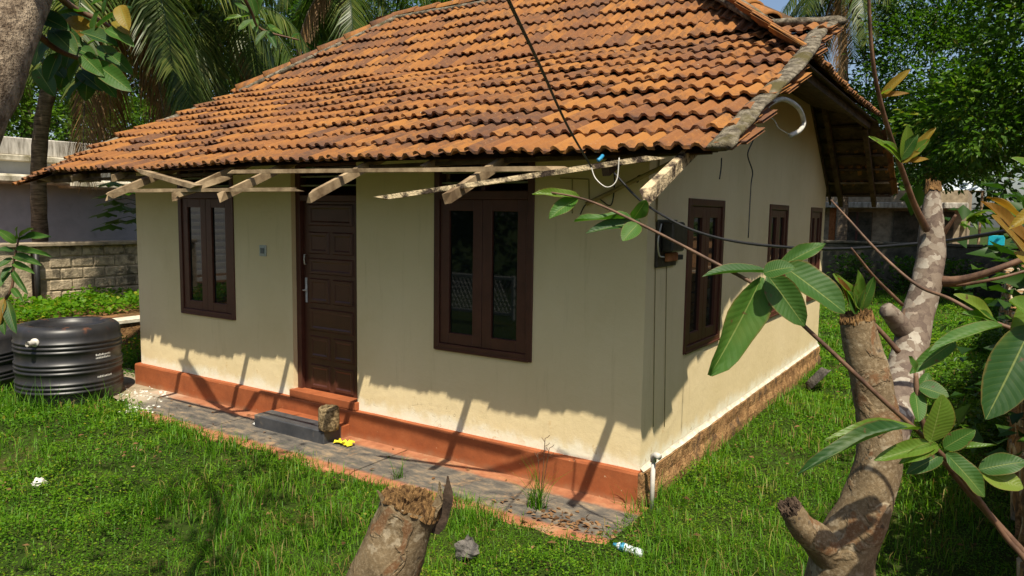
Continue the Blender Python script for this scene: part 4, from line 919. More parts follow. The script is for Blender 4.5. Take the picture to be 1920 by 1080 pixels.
for k in range(11):
    q = MB(); q.bbox((-12.64, -6.3, TZ+.12+k*.155), (-12.6, -4.5, TZ+.12+k*.155+random.uniform(.07, .12)), .004); q.build('slat', 'white', sg)
for y in (-6.3, -4.5):
    q = MB(); q.bbox((-12.7, y-.04, TZ), (-12.64, y+.04, TZ+1.9), .006); q.build('post', 'render', sg)
# palms
pa = at_x(72, 452, -13.6); cA = at_d(215, -45, 13.2)
palm((pa[0], pa[1], TZ), cA, 24, 4.0, 'coconut palm with drooping fronds leaning over the left hip', 3, .115, 1.05, 4, .4, mid=at_d(84, 200, 13.0))
pb_ = at_d(22, 250, 19); cB = at_d(40, -90, 19); palm((pb_[0], pb_[1], TZ), cB, 15, 3.8, 'farther coconut palm with slim trunk at the left edge', 5, .13, 1, 2, 1.1)
cC = at_d(640, -45, 20); palm((cC[0]-.1, cC[1], GZ), cC, 17, 3.6, 'coconut palm rising behind the left hip of the roof', 8, .16, 1.05, 2, 2.0)
cD = at_d(1575, -30, 24); palm((cD[0]+.5, cD[1], GZ), cD, 15, 3.4, 'coconut palm topping the trees behind the gable', 12, .15, 1.1, 3, .2)
cE = at_d(400, 40, 15.5); palm((cE[0]-.6, cE[1]+.5, TZ), cE, 17, 3.2, 'short coconut palm with pale arching fronds beside the roof', 15, .14, 1.15, 2, .9)

# ------------------------------------------------------------------ fittings on the house
def wire(name, P, r, mat, label=None, cat=None, par=None, n=6, group=None):
    q = MB(); q.tube(spline(P, 8), r, n); o = q.build(name, mat, par, True)
    if label: props(o, label, cat, group)
    return o
wire('service_cable', [at_d(900, -120, 1.9), at_d(957, 8, 2.3), at_d(1010, 118, 2.9), at_d(1062, 232, 3.7), at_y(1108, 312, -1.12)], .0068, 'black', 'thick black service cable coming down to the eave', 'cable')
wire('wire_tail', [at_y(1108, 312, -1.12), at_y(1117, 335, -1.12), at_y(1138, 351, -1.12), at_y(1156, 338, -1.1), at_y(1161, 296, -1.08)], .0036, 'pvc', 'pale wire looped over the broken batten', 'wire')
wire('overhead_cable', [at_y(1152, 325, -.95), at_y(1190, 366, -.95), at_d(1225, 393, 4.1), at_d(1300, 432, 3.9), at_d(1400, 456, 3.7), at_d(1560, 467, 3.4), at_d(1745, 455, 3.0), at_d(1830, 443, 2.7), at_d(1960, 420, 2.4)], .0075, 'black', 'dark cable slung from the eave across the side yard', 'cable')
cp = thing('conduit_pipe', (0, 0, 2.0), 'ochre metal conduit rising slantwise across the front corner', 'pipe')
wire('pipe', [at_y(1100, 382, -.03), at_y(1190, 338, -.10), at_y(1286, 292, -.45)], .016, 'pvcold', par=cp, n=10)
wire('clip', [at_y(1195, 340, -.07), at_y(1197, 332, -.12), at_y(1205, 330, -.13)], .012, 'black', par=cp)
wire('drop_wire', [at_y(1150, 312, -.06), at_y(1152, 345, -.03), at_y(1145, 385, -.02), at_y(1120, 372, -.02), at_y(1098, 384, -.02), at_y(1088, 402, -.015)], .005, 'black', 'thin black wire hanging down the front wall', 'wire')
wire('earth_wire', [at_x(1236, 296, .012), at_x(1233, 360, .012), at_x(1231, 415, .012)], .007, 'pvcold', 'rusty conduit running down the side wall to the meter', 'pipe')
# faint scratched rectangle of an old meter board on the front wall
ob = thing('meter_board_outline', at_y(1092, 372, -.002), 'faint outline of a removed board on the front wall', 'outline')
for a, b in (((1050, 334), (1103, 336)), ((1104, 336), (1105, 382)), ((1073, 335), (1073, 400))):
    q = MB(); q.beam(at_y(*a, -.003), at_y(*b, -.003), .008, .006, up=(0, 1, 0)); q.build('scratch', 'pvcold', ob)
em = thing('electric_meter', at_x(1250, 455, .02), 'old dark electric meter and fuse box on the side wall', 'electric meter')
def onwall(mb, p0, p1, d, e=.004):
    a, b = at_x(*p0, 0), at_x(*p1, 0); lo = np.minimum(a, b); hi = np.maximum(a, b); lo[0] = d[0]; hi[0] = d[1]; mb.bbox(lo, hi, e)
q = MB(); onwall(q, (1229, 412), (1262, 497), (.002, .025)); q.build('backboard', 'meter', em)
q = MB(); onwall(q, (1235, 416), (1256, 470), (.026, .12), .012); q.build('meter_case', 'meter', em)
q = MB(); onwall(q, (1257, 425), (1272, 462), (.002, .075), .008); q.build('fuse_box', 'meter', em)
q = MB(); onwall(q, (1240, 474), (1258, 488), (.026, .06), .006); q.build('terminal_block', 'rust', em)
q = MB(); onwall(q, (1259, 478), (1270, 486), (.002, .05), .004); q.build('switch', 'black', em)
wire('meter_lead', [at_x(1240, 420, .1), at_x(1234, 450, .13), at_x(1236, 478, .09), at_x(1245, 482, .06)], .006, 'pvc', par=em)
for k, xx in enumerate((1229, 1250)):
    wire('downlead', [at_x(xx, 497, .006), at_x(xx-2, 640, .006), at_x(xx-4, 800, .006)], .0032, 'pvcold', par=em)
sw_ = thing('doorbell_switch', at_y(494, 470, 0), 'small pale bell switch on the wall left of the door', 'switch')
a, b = at_y(488, 480, 0), at_y(500, 460, 0); q = MB(); q.bbox((a[0], -.012, a[2]), (b[0], .001, b[2]), .003); q.build('plate', 'switch', sw_)
q = MB(); q.bbox((a[0]+.025, -.02, a[2]+.03), (b[0]-.025, -.0125, b[2]-.03), .002); q.build('button', 'switchk', sw_)
wire('bent_pipe', [at_x(1432, 210, .50), at_x(1445, 194, .52), at_x(1470, 186, .56), at_x(1497, 202, .60), at_x(1507, 228, .60), at_x(1500, 244, .60), at_x(1482, 254, .58)], .021, 'pvc', 'bent grey plastic pipe hanging under the gable verge', 'pipe', n=12)
wire('pipe_wire', [at_x(1436, 214, .5), at_x(1452, 226, .52), at_x(1460, 240, .55), at_x(1480, 252, .58)], .004, 'pvc', 'pale wire dangling beside the bent pipe', 'wire')
wire('hanging_wire', [at_x(1415, 232, .70), at_x(1412, 262, .70), at_x(1402, 290, .70), at_x(1411, 322, .70), at_x(1408, 350, .70), at_x(1403, 446, .70)], .0045, 'black', 'long loose wire hanging from the gable verge', 'wire')
wire('hanging_wire', [at_x(1353, 296, .74), at_x(1352, 315, .74), at_x(1349, 336, .74)], .004, 'black', 'short loose wire hanging from the verge end', 'wire')
wire('batten_tie', [at_y(1130, 292, -1.0), at_y(1126, 297, -1.03), at_y(1121, 301, -1.05)], .012, 'blue', 'scrap of blue plastic tied under the eave', 'scrap')

# things on the ground in front
c = at_z(614, 806, -.129); cc = thing('concrete_cylinder', c, 'rough concrete test cylinder standing on the doorstep', 'concrete block')
q = MB(); q.lathe((c[0], c[1]+.02, c[2]), [(0, 0), (.085, 0), (.097, .012), (.1, .06), (.098, .15), (.096, .205), (.085, .222), (0, .225)], 28); v = np.array(q.v); v += rng.normal(size=v.shape)*.0025; q.v = [tuple(x) for x in v]; q.build('body', 'granule', cc, True)
def scrap(name, c, sx_, sy_, h, mat, label, cat, seed):
    R_ = np.random.default_rng(seed); n = 9; V = []
    for i in range(n):
        for j in range(5): V.append((c[0]+(i/(n-1)-.5)*sx_+R_.normal()*.012, c[1]+(j/4-.5)*sy_+R_.normal()*.012, c[2]+.012+abs(R_.normal())*h))
    q = MB(); q.add(V, [(i*5+j, i*5+j+1, i*5+6+j, i*5+5+j) for i in range(n-1) for j in range(4)]); o = q.build(name, mat); m_ = o.modifiers.new('t', 'SOLIDIFY'); m_.thickness = .0015; return props(o, label, cat)
scrap('plastic_wrapper', at_z(645, 834, -.256), .20, .08, .018, 'yellow', 'crumpled yellow plastic wrapper lying beside the doorstep', 'wrapper', 3)
scrap('paper_scrap', at_z(481, 797, -.256), .07, .04, .006, 'white', 'small white paper scrap at the left of the doorstep', 'paper', 4)
def rock(name, c, r, mat, label, seed, cat='stone', sq=(1, 1, .7)):
    R_ = np.random.default_rng(seed); q = MB(); P = []; n, m_ = 12, 8
    for i in range(m_+1):
        for j in range(n):
            th = math.pi*i/m_; ph = 2*math.pi*j/n; k = r*(1+.22*math.sin(3*ph+seed)+.15*math.sin(2*th*2+ph*2+seed)+R_.normal()*.07*math.sin(th)) if 0 < i < m_ else r*.85; P.append((c[0]+k*sq[0]*math.sin(th)*math.cos(ph), c[1]+k*sq[1]*math.sin(th)*math.sin(ph), c[2]+k*sq[2]*math.cos(th)))
    q.add(P, [(i*n+j, i*n+(j+1) % n, (i+1)*n+(j+1) % n, (i+1)*n+j) for i in range(m_) for j in range(n)]); return props(q.build(name, mat), label, cat)
rock('stone', at_z(876, 1030, -.19), .075, 'stone', 'dark grey stone half sunk in the lawn right of the stump', 2, sq=(1, .9, .9))
rock('stone', at_z(72, 0+905, -.25), .05, 'rubble', 'pale stone on the bare patch in the left lawn', 5)
bt = at_z(1150, 1020, -.22); bo = thing('plastic_bottle', bt, 'crushed clear plastic bottle with blue label in the lawn', 'bottle'); d = np.array([.75, .15, -.12]); d /= np.linalg.norm(d)
q = MB(); q.tube([bt+d*.02, bt+d*.04, bt+d*.08, bt+d*.13, bt+d*.17, bt+d*.20], [.012, .026, .030, .024, .030, .026], 12, True, .12); q.build('body', 'bluefilm', bo, True)
q = MB(); q.tube([bt+d*.0, bt+d*.022], .014, 10); q.build('cap', 'blue', bo, True)
q = MB(); q.tube([bt+d*.045, bt+d*.075], [.030, .0315], 12, False); q.build('label_band', 'blue', bo, True)
bs = np.array([.42, 5.0, GZ]); bn = thing('plastic_basin', bs, 'dark plastic basin leaning against the side wall footing', 'basin')
q = MB(); q.lathe((0, 0, 0), [(0, 0), (.15, 0), (.19, .10), (.205, .10), (.205, .112), (.185, .112), (.145, .012), (0, .012)], 28); Rm = np.array(Matrix.Rotation(-.9, 3, 'Y') @ Matrix.Rotation(math.pi, 3, 'X'))
q.v = [tuple(np.array(v)@Rm.T+bs+(-.12, 0, .17)) for v in q.v]; q.build('bowl', 'stone', bn, True)
sp = at_x(1223, 925, .13); st = thing('standpipe', (sp[0], sp[1], GZ), 'grey plastic standpipe with elbow at the front corner', 'pipe'); tp_ = at_x(1223, 858, .13)
q = MB(); q.tube([(sp[0], sp[1], GZ-.05), (sp[0], sp[1], tp_[2])], .017, 12); q.build('riser', 'pvc', st, True)
q = MB(); q.tube([(sp[0], sp[1], tp_[2]-.04), (sp[0], sp[1], tp_[2]+.005), (sp[0]+.02, sp[1]-.012, tp_[2]+.02), (sp[0]+.06, sp[1]-.03, tp_[2]+.018)], .024, 12); q.build('elbow', 'pvc', st, True)
# lime rubble at the left end of the paving
q = MB()
for k in range(150):
    c = (random.gauss(-6.30, .30), random.gauss(-.34, .13)) if k < 90 else (random.gauss(-5.62, .12), random.gauss(-.72, .07)); s = random.uniform(.004, .016); z = -.262; a_ = random.uniform(0, 3); Rr = np.array([[math.cos(a_), -math.sin(a_), 0], [math.sin(a_), math.cos(a_), 0], [0, .3, 1]])
    q.box((-s, -s*.7, 0), (s*1.2, s*.8, s*.8), Rr, (c[0], c[1], z))
props(q.build('rubble', 'rubble'), 'white lime rubble scattered at the end of the paving', kind='stuff')
q = MB(); V = [(-6.75+.1*math.sin(k), 0, 0) for k in range(2)]
q = MB(); q.add([(-7.6, -.35, -.262), (-6.2, -.62, -.262), (-6.2, -.06, -.262), (-6.9, .3, -.262), (-7.8, .4, -.262)], [(0, 1, 2, 3, 4)]); props(q.build('bare_earth', 'coping'), 'bare trodden earth between the tank and the paving', kind='structure')

# ------------------------------------------------------------------ the cut guava trees in front
def stem(par, pts, radii, mat, name='trunk', n=14, wob=.05, per=6, nn=None):
    P = spline(pts, per); r = np.interp(np.linspace(0, 1, len(P)), np.linspace(0, 1, len(radii)), radii); q = MB(); q.tube(P, r, n, True, wob); return q.build(name, mat, par, True), P, r
def broken_end(par, c, d, r, seed, ln=.07, dark=False):
    """torn stump end: a jagged fibrous crown of wood rising out of the bark"""
    R_ = random.Random(seed); d = np.array(d, float); d /= np.linalg.norm(d); u = np.cross(d, (0.2, .9, .3)); u /= np.linalg.norm(u); v = np.cross(d, u); n = 72; V = []; F = []
    ph = [R_.uniform(0, 6.28) for _ in range(4)]
    prof = ((1.03, -.5, 0), (1.02, .05, .5), (.95, .65, .8), (.86, .45, .9), (.72, .75, .8), (.55, .2, .8), (.38, .4, .7), (.2, .1, .5), (.05, .1, .3))
    for rr, hh, jag in prof:
        for k in range(n):
            a = 2*math.pi*k/n; b = .55+.3*math.sin(a+ph[0])+.22*math.sin(3*a+ph[1])+.15*math.sin(7*a+ph[2]); h = ln*(hh*b+jag*R_.uniform(-.28, .45)); q = rr*r*(1+R_.uniform(-.05, .05))
            V.append(np.array(c)+u*q*math.cos(a)+v*q*math.sin(a)+d*h)
    m_ = len(prof); F = [(i*n+k, i*n+(k+1) % n, (i+1)*n+(k+1) % n, (i+1)*n+k) for i in range(m_-1) for k in range(n)]+[tuple((m_-1)*n+k for k in range(n))]
    q = MB(); q.add(V, F); return q.build('splintered_end', 'charwood' if dark else 'freshwood', par)
# stump in the middle
b0 = at_d(640, 1300, 1.62); b0[2] = GZ; ts = thing('tree_stump', b0, 'broken leaning guava stump with splintered top, nearest the camera', 'tree stump', 'cut guava trees')
P = [b0-(0, 0, .1), at_d(655, 1420, 1.60), at_d(676, 1240, 1.55), at_d(704, 1130, 1.52), at_d(731, 1050, 1.5), at_d(755, 985, 1.5), at_d(771, 943, 1.5)]
o, PP, rr = stem(ts, P, [.10, .09, .083, .077, .068, .060, .062], 'bark', n=20, wob=.03)
dd = PP[-1]-PP[-3]; broken_end(ts, PP[-1], dd, .0615, 5, .026)
for (px, py, qx, qy, d0, w_, mt) in ((812, 1000, 838, 893, 1.49, .030, 'charwood'), (800, 975, 822, 903, 1.47, .022, 'bark'), (716, 985, 706, 920, 1.47, .018, 'bark')):   # torn bark standing off the rim
    a, b = at_d(px, py, d0), at_d(qx, qy, d0-.01); V = []; n = 9; sd = np.cross(b-a, CB[2]); sd /= np.linalg.norm(sd); R_ = random.Random(px)
    for i in range(n):
        f = i/(n-1); c = a+(b-a)*f+CB[0]*.012*math.sin(f*3); hw = w_/2*(1-f**2.2*.85)*(1+R_.uniform(-.2, .2))
        V += [c-sd*hw, c+sd*hw*.9, c+sd*hw*.8+CB[2]*.012*(1-f*.7), c-sd*hw*.8+CB[2]*.012*(1-f*.7)]
    q = MB(); q.add(V, [(i*4+k, i*4+4+k, i*4+4+(k+1) % 4, i*4+(k+1) % 4) for i in range(n-1) for k in range(4)]+[(0, 1, 2, 3), tuple((n-1)*4+k for k in (3, 2, 1, 0))]); q.build('bark_strip', mt, ts)
# right tree: two trunks, a short fork and many shoots
b1 = at_d(1560, 1300, 1.55); b1[2] = GZ; gt = thing('guava_tree', b1, 'pollarded guava tree with two cut trunks and large leaved shoots at the right', 'tree', 'cut guava trees')
o, PP, rr = stem(gt, [b1-(0, 0, .1), at_d(1562, 1500, 1.56), at_d(1570, 1250, 1.52), at_d(1572, 1110, 1.48), at_d(1585, 1030, 1.46), at_d(1622, 950, 1.45), at_d(1648, 860, 1.45), at_d(1645, 780, 1.46), at_d(1630, 700, 1.47), at_d(1614, 640, 1.48), at_d(1606, 600, 1.48)], [.095, .082, .074, .068, .058, .048, .043, .040, .038, .035, .032], 'bark', n=18, wob=.04)
broken_end(gt, PP[-1], PP[-1]-PP[-3], .032, 9, .022)
o, P2, r2 = stem(gt, [at_d(1580, 1060, 1.46), at_d(1530, 1010, 1.43), at_d(1502, 985, 1.41), at_d(1482, 952, 1.40)], [.040, .031, .025, .021], 'bark', 'fork', wob=.06); broken_end(gt, P2[-1], P2[-1]-P2[-3], .021, 4, .016, True)
o, P3, r3 = stem(gt, [at_d(1655, 830, 1.50), at_d(1682, 760, 1.62), at_d(1698, 690, 1.72), at_d(1718, 600, 1.78), at_d(1737, 530, 1.80), at_d(1746, 470, 1.82), at_d(1747, 410, 1.83), at_d(1750, 355, 1.84)], [.042, .041, .040, .037, .034, .032, .026, .015], 'bark2', 'second_trunk', n=16, wob=.05); broken_end(gt, P3[-1], P3[-1]-P3[-3], .018, 8, .03)
stem(gt, [at_d(1712, 640, 1.77), at_d(1680, 600, 1.74), at_d(1662, 580, 1.72)], [.028, .022, .018], 'bark2', 'stub')
stem(gt, [at_d(1752, 527, 1.80), at_d(1800, 525, 1.75), at_d(1860, 508, 1.7), at_d(1960, 470, 1.65)], [.014, .010, .0075, .006], 'twig', 'branch', 8)
stem(gt, [at_d(1752, 532, 1.80), at_d(1800, 534, 1.77), at_d(1870, 522, 1.72), at_d(1950, 500, 1.7)], [.006, .005, .004, .003], 'twig', 'branch', 6)
stem(gt, [at_d(1764, 445, 1.82), at_d(1778, 425, 1.8), at_d(1792, 403, 1.78)], [.007, .005, .003], 'twig', 'branch', 6)
V_ = [at_d(1737, 430, 1.80), at_d(1715, 385, 1.72), at_d(1688, 310, 1.62), at_d(1657, 215, 1.52), at_d(1636, 110, 1.45), at_d(1627, -40, 1.40)]
stem(gt, V_, [.009, .0075, .006, .005, .004, .003], 'twig', 'shoot', 8)
LS = [at_d(1955, 1120, 1.02), at_d(1880, 1000, 1.02), at_d(1800, 890, 1.0), at_d(1735, 822, .98), at_d(1650, 745, .97), at_d(1530, 632, .98), at_d(1432, 545, 1.0), at_d(1335, 490, 1.03), at_d(1200, 420, 1.08), at_d(1100, 375, 1.12), at_d(1010, 357, 1.15)]
stem(gt, [b1+(.35, .25, .1), at_d(2050, 1500, 1.1)]+LS, [.006, .0048, .0042, .0038, .0035, .0033, .0031, .0029, .0027, .0025, .0022, .0018, .0014], 'twig', 'shoot', 8)
stem(gt, [at_d(1960, 1080, 1.02), at_d(1850, 960, 1.03), at_d(1790, 890, 1.02), at_d(1738, 815, 1.0), at_d(1720, 740, 1.0), at_d(1717, 700, 1.0)], [.005, .005, .0045, .004, .004, .003], 'twig', 'shoot', 7)
stem(gt, [at_d(1980, 655, 1.15), at_d(1920, 625, 1.15), at_d(1850, 598, 1.17), at_d(1780, 560, 1.2), at_d(1720, 535, 1.25), at_d(1650, 475, 1.3), at_d(1590, 410, 1.35), at_d(1558, 375, 1.38)], [.004, .0035, .0032, .003, .0027, .0024, .002, .0016], 'twig', 'shoot', 7)
stem(gt, [at_d(1692, 572, 1.6), at_d(1640, 520, 1.55), at_d(1596, 465, 1.5)], [.004, .003, .002], 'twig', 'shoot', 6)
stem(gt, [at_d(1685, 660, 1.5), at_d(1650, 620, 1.5), at_d(1620, 590, 1.5)], [.006, .005, .004], 'twig', 'shoot', 6)
def LF(par, a, b, d0, wpx, mat='guava', d1=None, up=None, curl=.25, fold=.22, seed=None):
    d1 = d1 or d0; return leaf(par, at_d(*a, d0), at_d(*b, d1), wpx/FPX*(d0+d1)/2, mat, up, seed if seed is not None else int(a[0]+b[1]), curl, fold)
UC = -CB[2]*.8+np.array([0, 0, .6]); UB = -CB[2]*.35+np.array([0, 0, 1.])      # faces the lane / faces the sky
for a, b, wpx, mt, d1, up, cu in (
    ((1428, 520), (1340, 706), 78, 'guava', .93, -CB[2]+.25*CB[0], .2), ((1440, 512), (1322, 500), 34, 'guavadk', 1.0, UB, .35), ((1440, 516), (1510, 610), 60, 'guavadk', .92, -CB[2]-.2*CB[0], .3),
    ((1468, 498), (1588, 584), 74, 'guavadk', .96, -CB[2]*.7+np.array([0, 0, .5]), .1), ((1462, 500), (1546, 452), 34, 'guava', 1.02, UC, .3), ((1432, 528), (1395, 600), 34, 'guavalt', .98, -CB[2]-.7*CB[0], .2), ((1432, 512), (1484, 494), 42, 'guava', .9, UC, .6),
    ((1188, 412), (1078, 406), 26, 'guava', 1.1, UB, .2), ((1200, 416), (1100, 432), 26, 'guavadk', 1.1, UC, .15), ((1196, 420), (1168, 449), 36, 'guava', 1.06, UC, .2), ((1188, 410), (1212, 376), 36, 'guava', 1.08, -CB[2]*.8+CB[0]*.4, .1), ((1086, 371), (1002, 356), 22, 'guavalt', 1.13, UC, .3), ((1082, 372), (1030, 402), 34, 'guava', 1.13, UC, .4),
    ((1722, 805), (1556, 800), 28, 'guavalt', .95, UB, .35), ((1700, 800), (1498, 852), 34, 'guavadk', .92, UB, .5), ((1745, 828), (1770, 742), 64, 'guavalt', .95, -CB[2]*.8+np.array([.2, 0, .5]), .1), ((1755, 832), (1645, 858), 34, 'guavalt', .95, UC, .2), ((1758, 836), (1690, 866), 26, 'guavalt', .95, UC, .2), ((1770, 840), (1828, 806), 36, 'guava', .97, UC, .15), ((1776, 846), (1868, 832), 16, 'guavalt', .97, UB, .1), ((1774, 850), (1852, 930), 46, 'guava', .96, UC, .2), ((1766, 852), (1705, 884), 34, 'guavadk', .97, UC, .3), ((1836, 880), (1925, 862), 44, 'guavadk', .97, UC, .3), ((1838, 884), (1922, 912), 52, 'guavalt', .97, UC, .25), ((1716, 735), (1724, 790), 34, 'guava', .98, -CB[2], .1), ((1716, 700), (1706, 668), 22, 'guava', 1.0, UC, .1), ((1722, 725), (1780, 740), 40, 'guavadk', .98, UC, .3), ((1740, 700), (1715, 760), 26, 'guava', 1.0, UC, .2),
    ((1790, 640), (1715, 690), 34, 'guava', 1.12, UC, .5), ((1880, 612), (1745, 640), 34, 'guava', 1.1, UB, .35), ((1862, 600), (1798, 548), 30, 'guavalt', 1.12, UC, .2), ((1870, 606), (1812, 582), 22, 'guava', 1.12, UC, .2), ((1935, 610), (1852, 785), 92, 'guavadk', 1.05, -CB[2]*.8-.2*CB[0]+np.array([0, 0, .3]), .12), ((1950, 600), (1900, 562), 56, 'guavalt', 1.05, UC, .2), ((1960, 540), (1905, 645), 60, 'guavalt', 1.08, UC, .3),
    ((1930, 470), (1858, 372), 34, 'guavayl', 1.25, UC, .3), ((1945, 440), (1866, 358), 30, 'guavayl', 1.22, UB, .3), ((1940, 500), (1872, 400), 52, 'guavayl', 1.27, UC, .2), ((1960, 380), (1895, 425), 26, 'guavayl', 1.2, UC, .2), ((1950, 330), (1904, 292), 26, 'guavalt', 1.3, UC, .2), ((1955, 520), (1912, 470), 40, 'guavayl', 1.25, UC, .3)):
    LF(gt, a, b, d1+.02, wpx, mt, d1, up, cu)
for a, b, wpx, mt in (((1690, 305), (1636, 252), 18, 'guavalt'), ((1694, 300), (1704, 236), 30, 'guavalt'), ((1700, 298), (1754, 238), 18, 'guavayl'), ((1698, 300), (1742, 260), 22, 'guavalt'), ((1690, 304), (1722, 284), 22, 'guavayl'), ((1696, 306), (1740, 296), 16, 'guavayl'), ((1686, 290), (1660, 262), 16, 'guavalt'), ((1652, 182), (1706, 128), 18, 'guavayl'), ((1652, 184), (1704, 172), 14, 'guavayl'), ((1650, 178), (1672, 165), 14, 'guavalt'), ((1686, 300), (1720, 252), 26, 'guava')):
    LF(gt, a, b, 1.55, wpx, mt, 1.52, UC, .2)
for a, b, wpx, mt in (((1612, 580), (1568, 512), 24, 'guavalt'), ((1606, 582), (1612, 508), 24, 'guavalt'), ((1612, 584), (1640, 520), 22, 'guava'), ((1600, 590), (1575, 520), 20, 'guavayl'), ((1604, 590), (1590, 545), 30, 'guava')):
    LF(gt, a, b, 1.5, wpx, mt, 1.47, UC, .15)
# left tree: thick limb in the corner with hanging leaves
b2 = at_d(-420, 1500, 1.7); b2[2] = GZ; lt = thing('guava_tree', b2, 'guava tree at the left edge with thick limb and dark hanging leaves', 'tree', 'cut guava trees')
stem(lt, [b2-(0, 0, .1), at_d(-390, 1200, 1.7), at_d(-300, 700, 1.5), at_d(-150, 330, 1.22), at_d(-60, 130, 1.25), at_d(16, -20, 1.38), at_d(50, -150, 1.48), at_d(10, -330, 1.6), at_d(-200, -600, 1.8)], [.12, .11, .10, .086, .08, .070, .062, .055, .045], 'bark3', n=18, wob=.05)
crown('crown', [(-.3, -4.1, 4.4, .9, .9, .45), (-1.5, -3.6, 4.7, .8, .8, .4), (.6, -4.9, 4.5, .7, .7, .4)], 'fol_mid', 700, .12, lt, clump=.2, per=14)
stem(lt, [at_d(-200, -600, 1.8), np.array([-.6, -3.9, 4.2]), np.array([-1.5, -3.6, 4.7])], [.045, .03, .012], 'bark3', 'bough', 8)
stem(lt, [at_d(-200, -600, 1.8), np.array([.1, -4.3, 4.2]), np.array([.6, -4.9, 4.5])], [.04, .025, .012], 'bark3', 'bough', 8)
TW_ = [at_d(-20, 60, 1.3), at_d(60, 62, 1.45), at_d(110, 95, 1.5), at_d(160, 115, 1.52), at_d(200, 140, 1.55)]
stem(lt, TW_, [.012, .008, .006, .004, .003], 'twig', 'branch', 7)
stem(lt, [at_d(60, -60, 1.3), at_d(130, 10, 1.5), at_d(190, 40, 1.55), at_d(230, 70, 1.6)], [.01, .007, .005, .003], 'twig', 'branch', 7)
R_ = random.Random(21)
for a, b, wpx, mt in (((100, 60), (140, 95), 44, 'guavadk'), ((110, 70), (70, 100), 40, 'guavadk'), ((150, 110), (128, 152), 18, 'guavalt'), ((155, 104), (190, 138), 34, 'guava'), ((175, 110), (235, 120), 40, 'guavadk'), ((180, 120), (240, 165), 40, 'guava'), ((165, 130), (160, 185), 40, 'guavadk'), ((120, 40), (190, 60), 32, 'guavayl'), ((100, 30), (160, 12), 30, 'guava'), ((185, 50), (240, 5), 36, 'guavadk'), ((200, 55), (248, 80), 28, 'guava'), ((195, 30), (205, -20), 30, 'guava'), ((215, 40), (240, 60), 26, 'guavayl'), ((110, 100), (85, 150), 34, 'guavadk'), ((130, 110), (110, 165), 36, 'guavadk'), ((140, 20), (110, -10), 34, 'guava'), ((90, 40), (60, 10), 34, 'guavadk'), ((150, 60), (218, 78), 38, 'guavadk'), ((170, 10), (230, -20), 34, 'guava'), ((100, 85), (150, 60), 36, 'guavayl'), ((225, 10), (238, 52), 30, 'guavayl'), ((80, 70), (60, 120), 40, 'guavadk'), ((185, 140), (215, 178), 30, 'guavadk'), ((125, 85), (175, 100), 36, 'guavadk'), ((75, 30), (125, 50), 38, 'guavadk'), ((150, 135), (190, 165), 34, 'guavadk'), ((95, 55), (150, 80), 42, 'guavadk'), ((140, 75), (120, 125), 38, 'guavadk'), ((190, 85), (220, 130), 36, 'guavadk'), ((85, 110), (120, 140), 36, 'guavadk'), ((165, 85), (205, 55), 34, 'guava'), ((205, 100), (245, 135), 30, 'guavadk'), ((115, 20), (165, 40), 36, 'guavadk'), ((70, 130), (100, 175), 36, 'guavadk'), ((160, 150), (120, 185), 30, 'guavadk'), ((175, 65), (180, 20), 32, 'guava')):
    d0 = R_.uniform(1.45, 1.62); LF(lt, a, b, d0, wpx, mt, d0-.03, UC+np.array([R_.uniform(-.5, .5), R_.uniform(-.4, .4), 0]), .25)
stem(lt, [at_d(380, -160, 1.5), at_d(430, -60, 1.65), at_d(470, 20, 1.75), at_d(490, 55, 1.8), at_d(560, 75, 1.85)], [.008, .006, .004, .003, .002], 'twig', 'branch', 6)
for a, b, wpx, mt in (((470, 30), (420, 34), 12, 'guavalt'), ((475, 38), (446, 54), 18, 'guava'), ((470, 25), (440, 4), 14, 'guava'), ((480, 30), (468, -10), 20, 'guava'), ((476, 34), (480, 58), 16, 'guava'), ((500, 58), (478, 82), 14, 'guavadk'), ((502, 58), (518, 88), 14, 'guavadk'), ((520, 62), (502, 44), 16, 'guava'), ((545, 72), (560, 62), 12, 'guava'), ((486, 20), (492, -8), 16, 'guava'), ((530, 64), (512, 52), 14, 'guavalt')):
    LF(lt, a, b, 1.8, wpx, mt, 1.78, UC, .2)
stem(lt, [at_d(-330, 760, 1.9), at_d(-120, 640, 2.3), at_d(-20, 585, 2.5), at_d(20, 545, 2.5), at_d(26, 490, 2.5), at_d(36, 445, 2.5)], [.014, .010, .007, .005, .004, .003], 'twig', 'shoot', 7)
for a, b, wpx, mt in (((34, 446), (28, 425), 20, 'guavalt'), ((36, 446), (56, 426), 14, 'guavalt'), ((34, 450), (88, 438), 16, 'guava'), ((30, 456), (-4, 430), 18, 'guava'), ((28, 468), (90, 475), 14, 'guava'), ((26, 470), (-4, 466), 16, 'guavadk'), ((25, 480), (72, 492), 18, 'guavadk'), ((24, 485), (-6, 500), 16, 'guava'), ((24, 494), (60, 508), 14, 'guava'), ((22, 500), (0, 520), 14, 'guavadk'), ((22, 506), (48, 548), 12, 'guava'), ((20, 510), (-2, 535), 12, 'guava'), ((24, 540), (40, 562), 12, 'guava'), ((8, 560), (-8, 610), 22, 'guavayl'), ((14, 565), (26, 622), 22, 'guavadk'), ((6, 570), (4, 625), 20, 'guavadk')):
    LF(lt, a, b, 2.5, wpx, mt, 2.46, UC, .3)

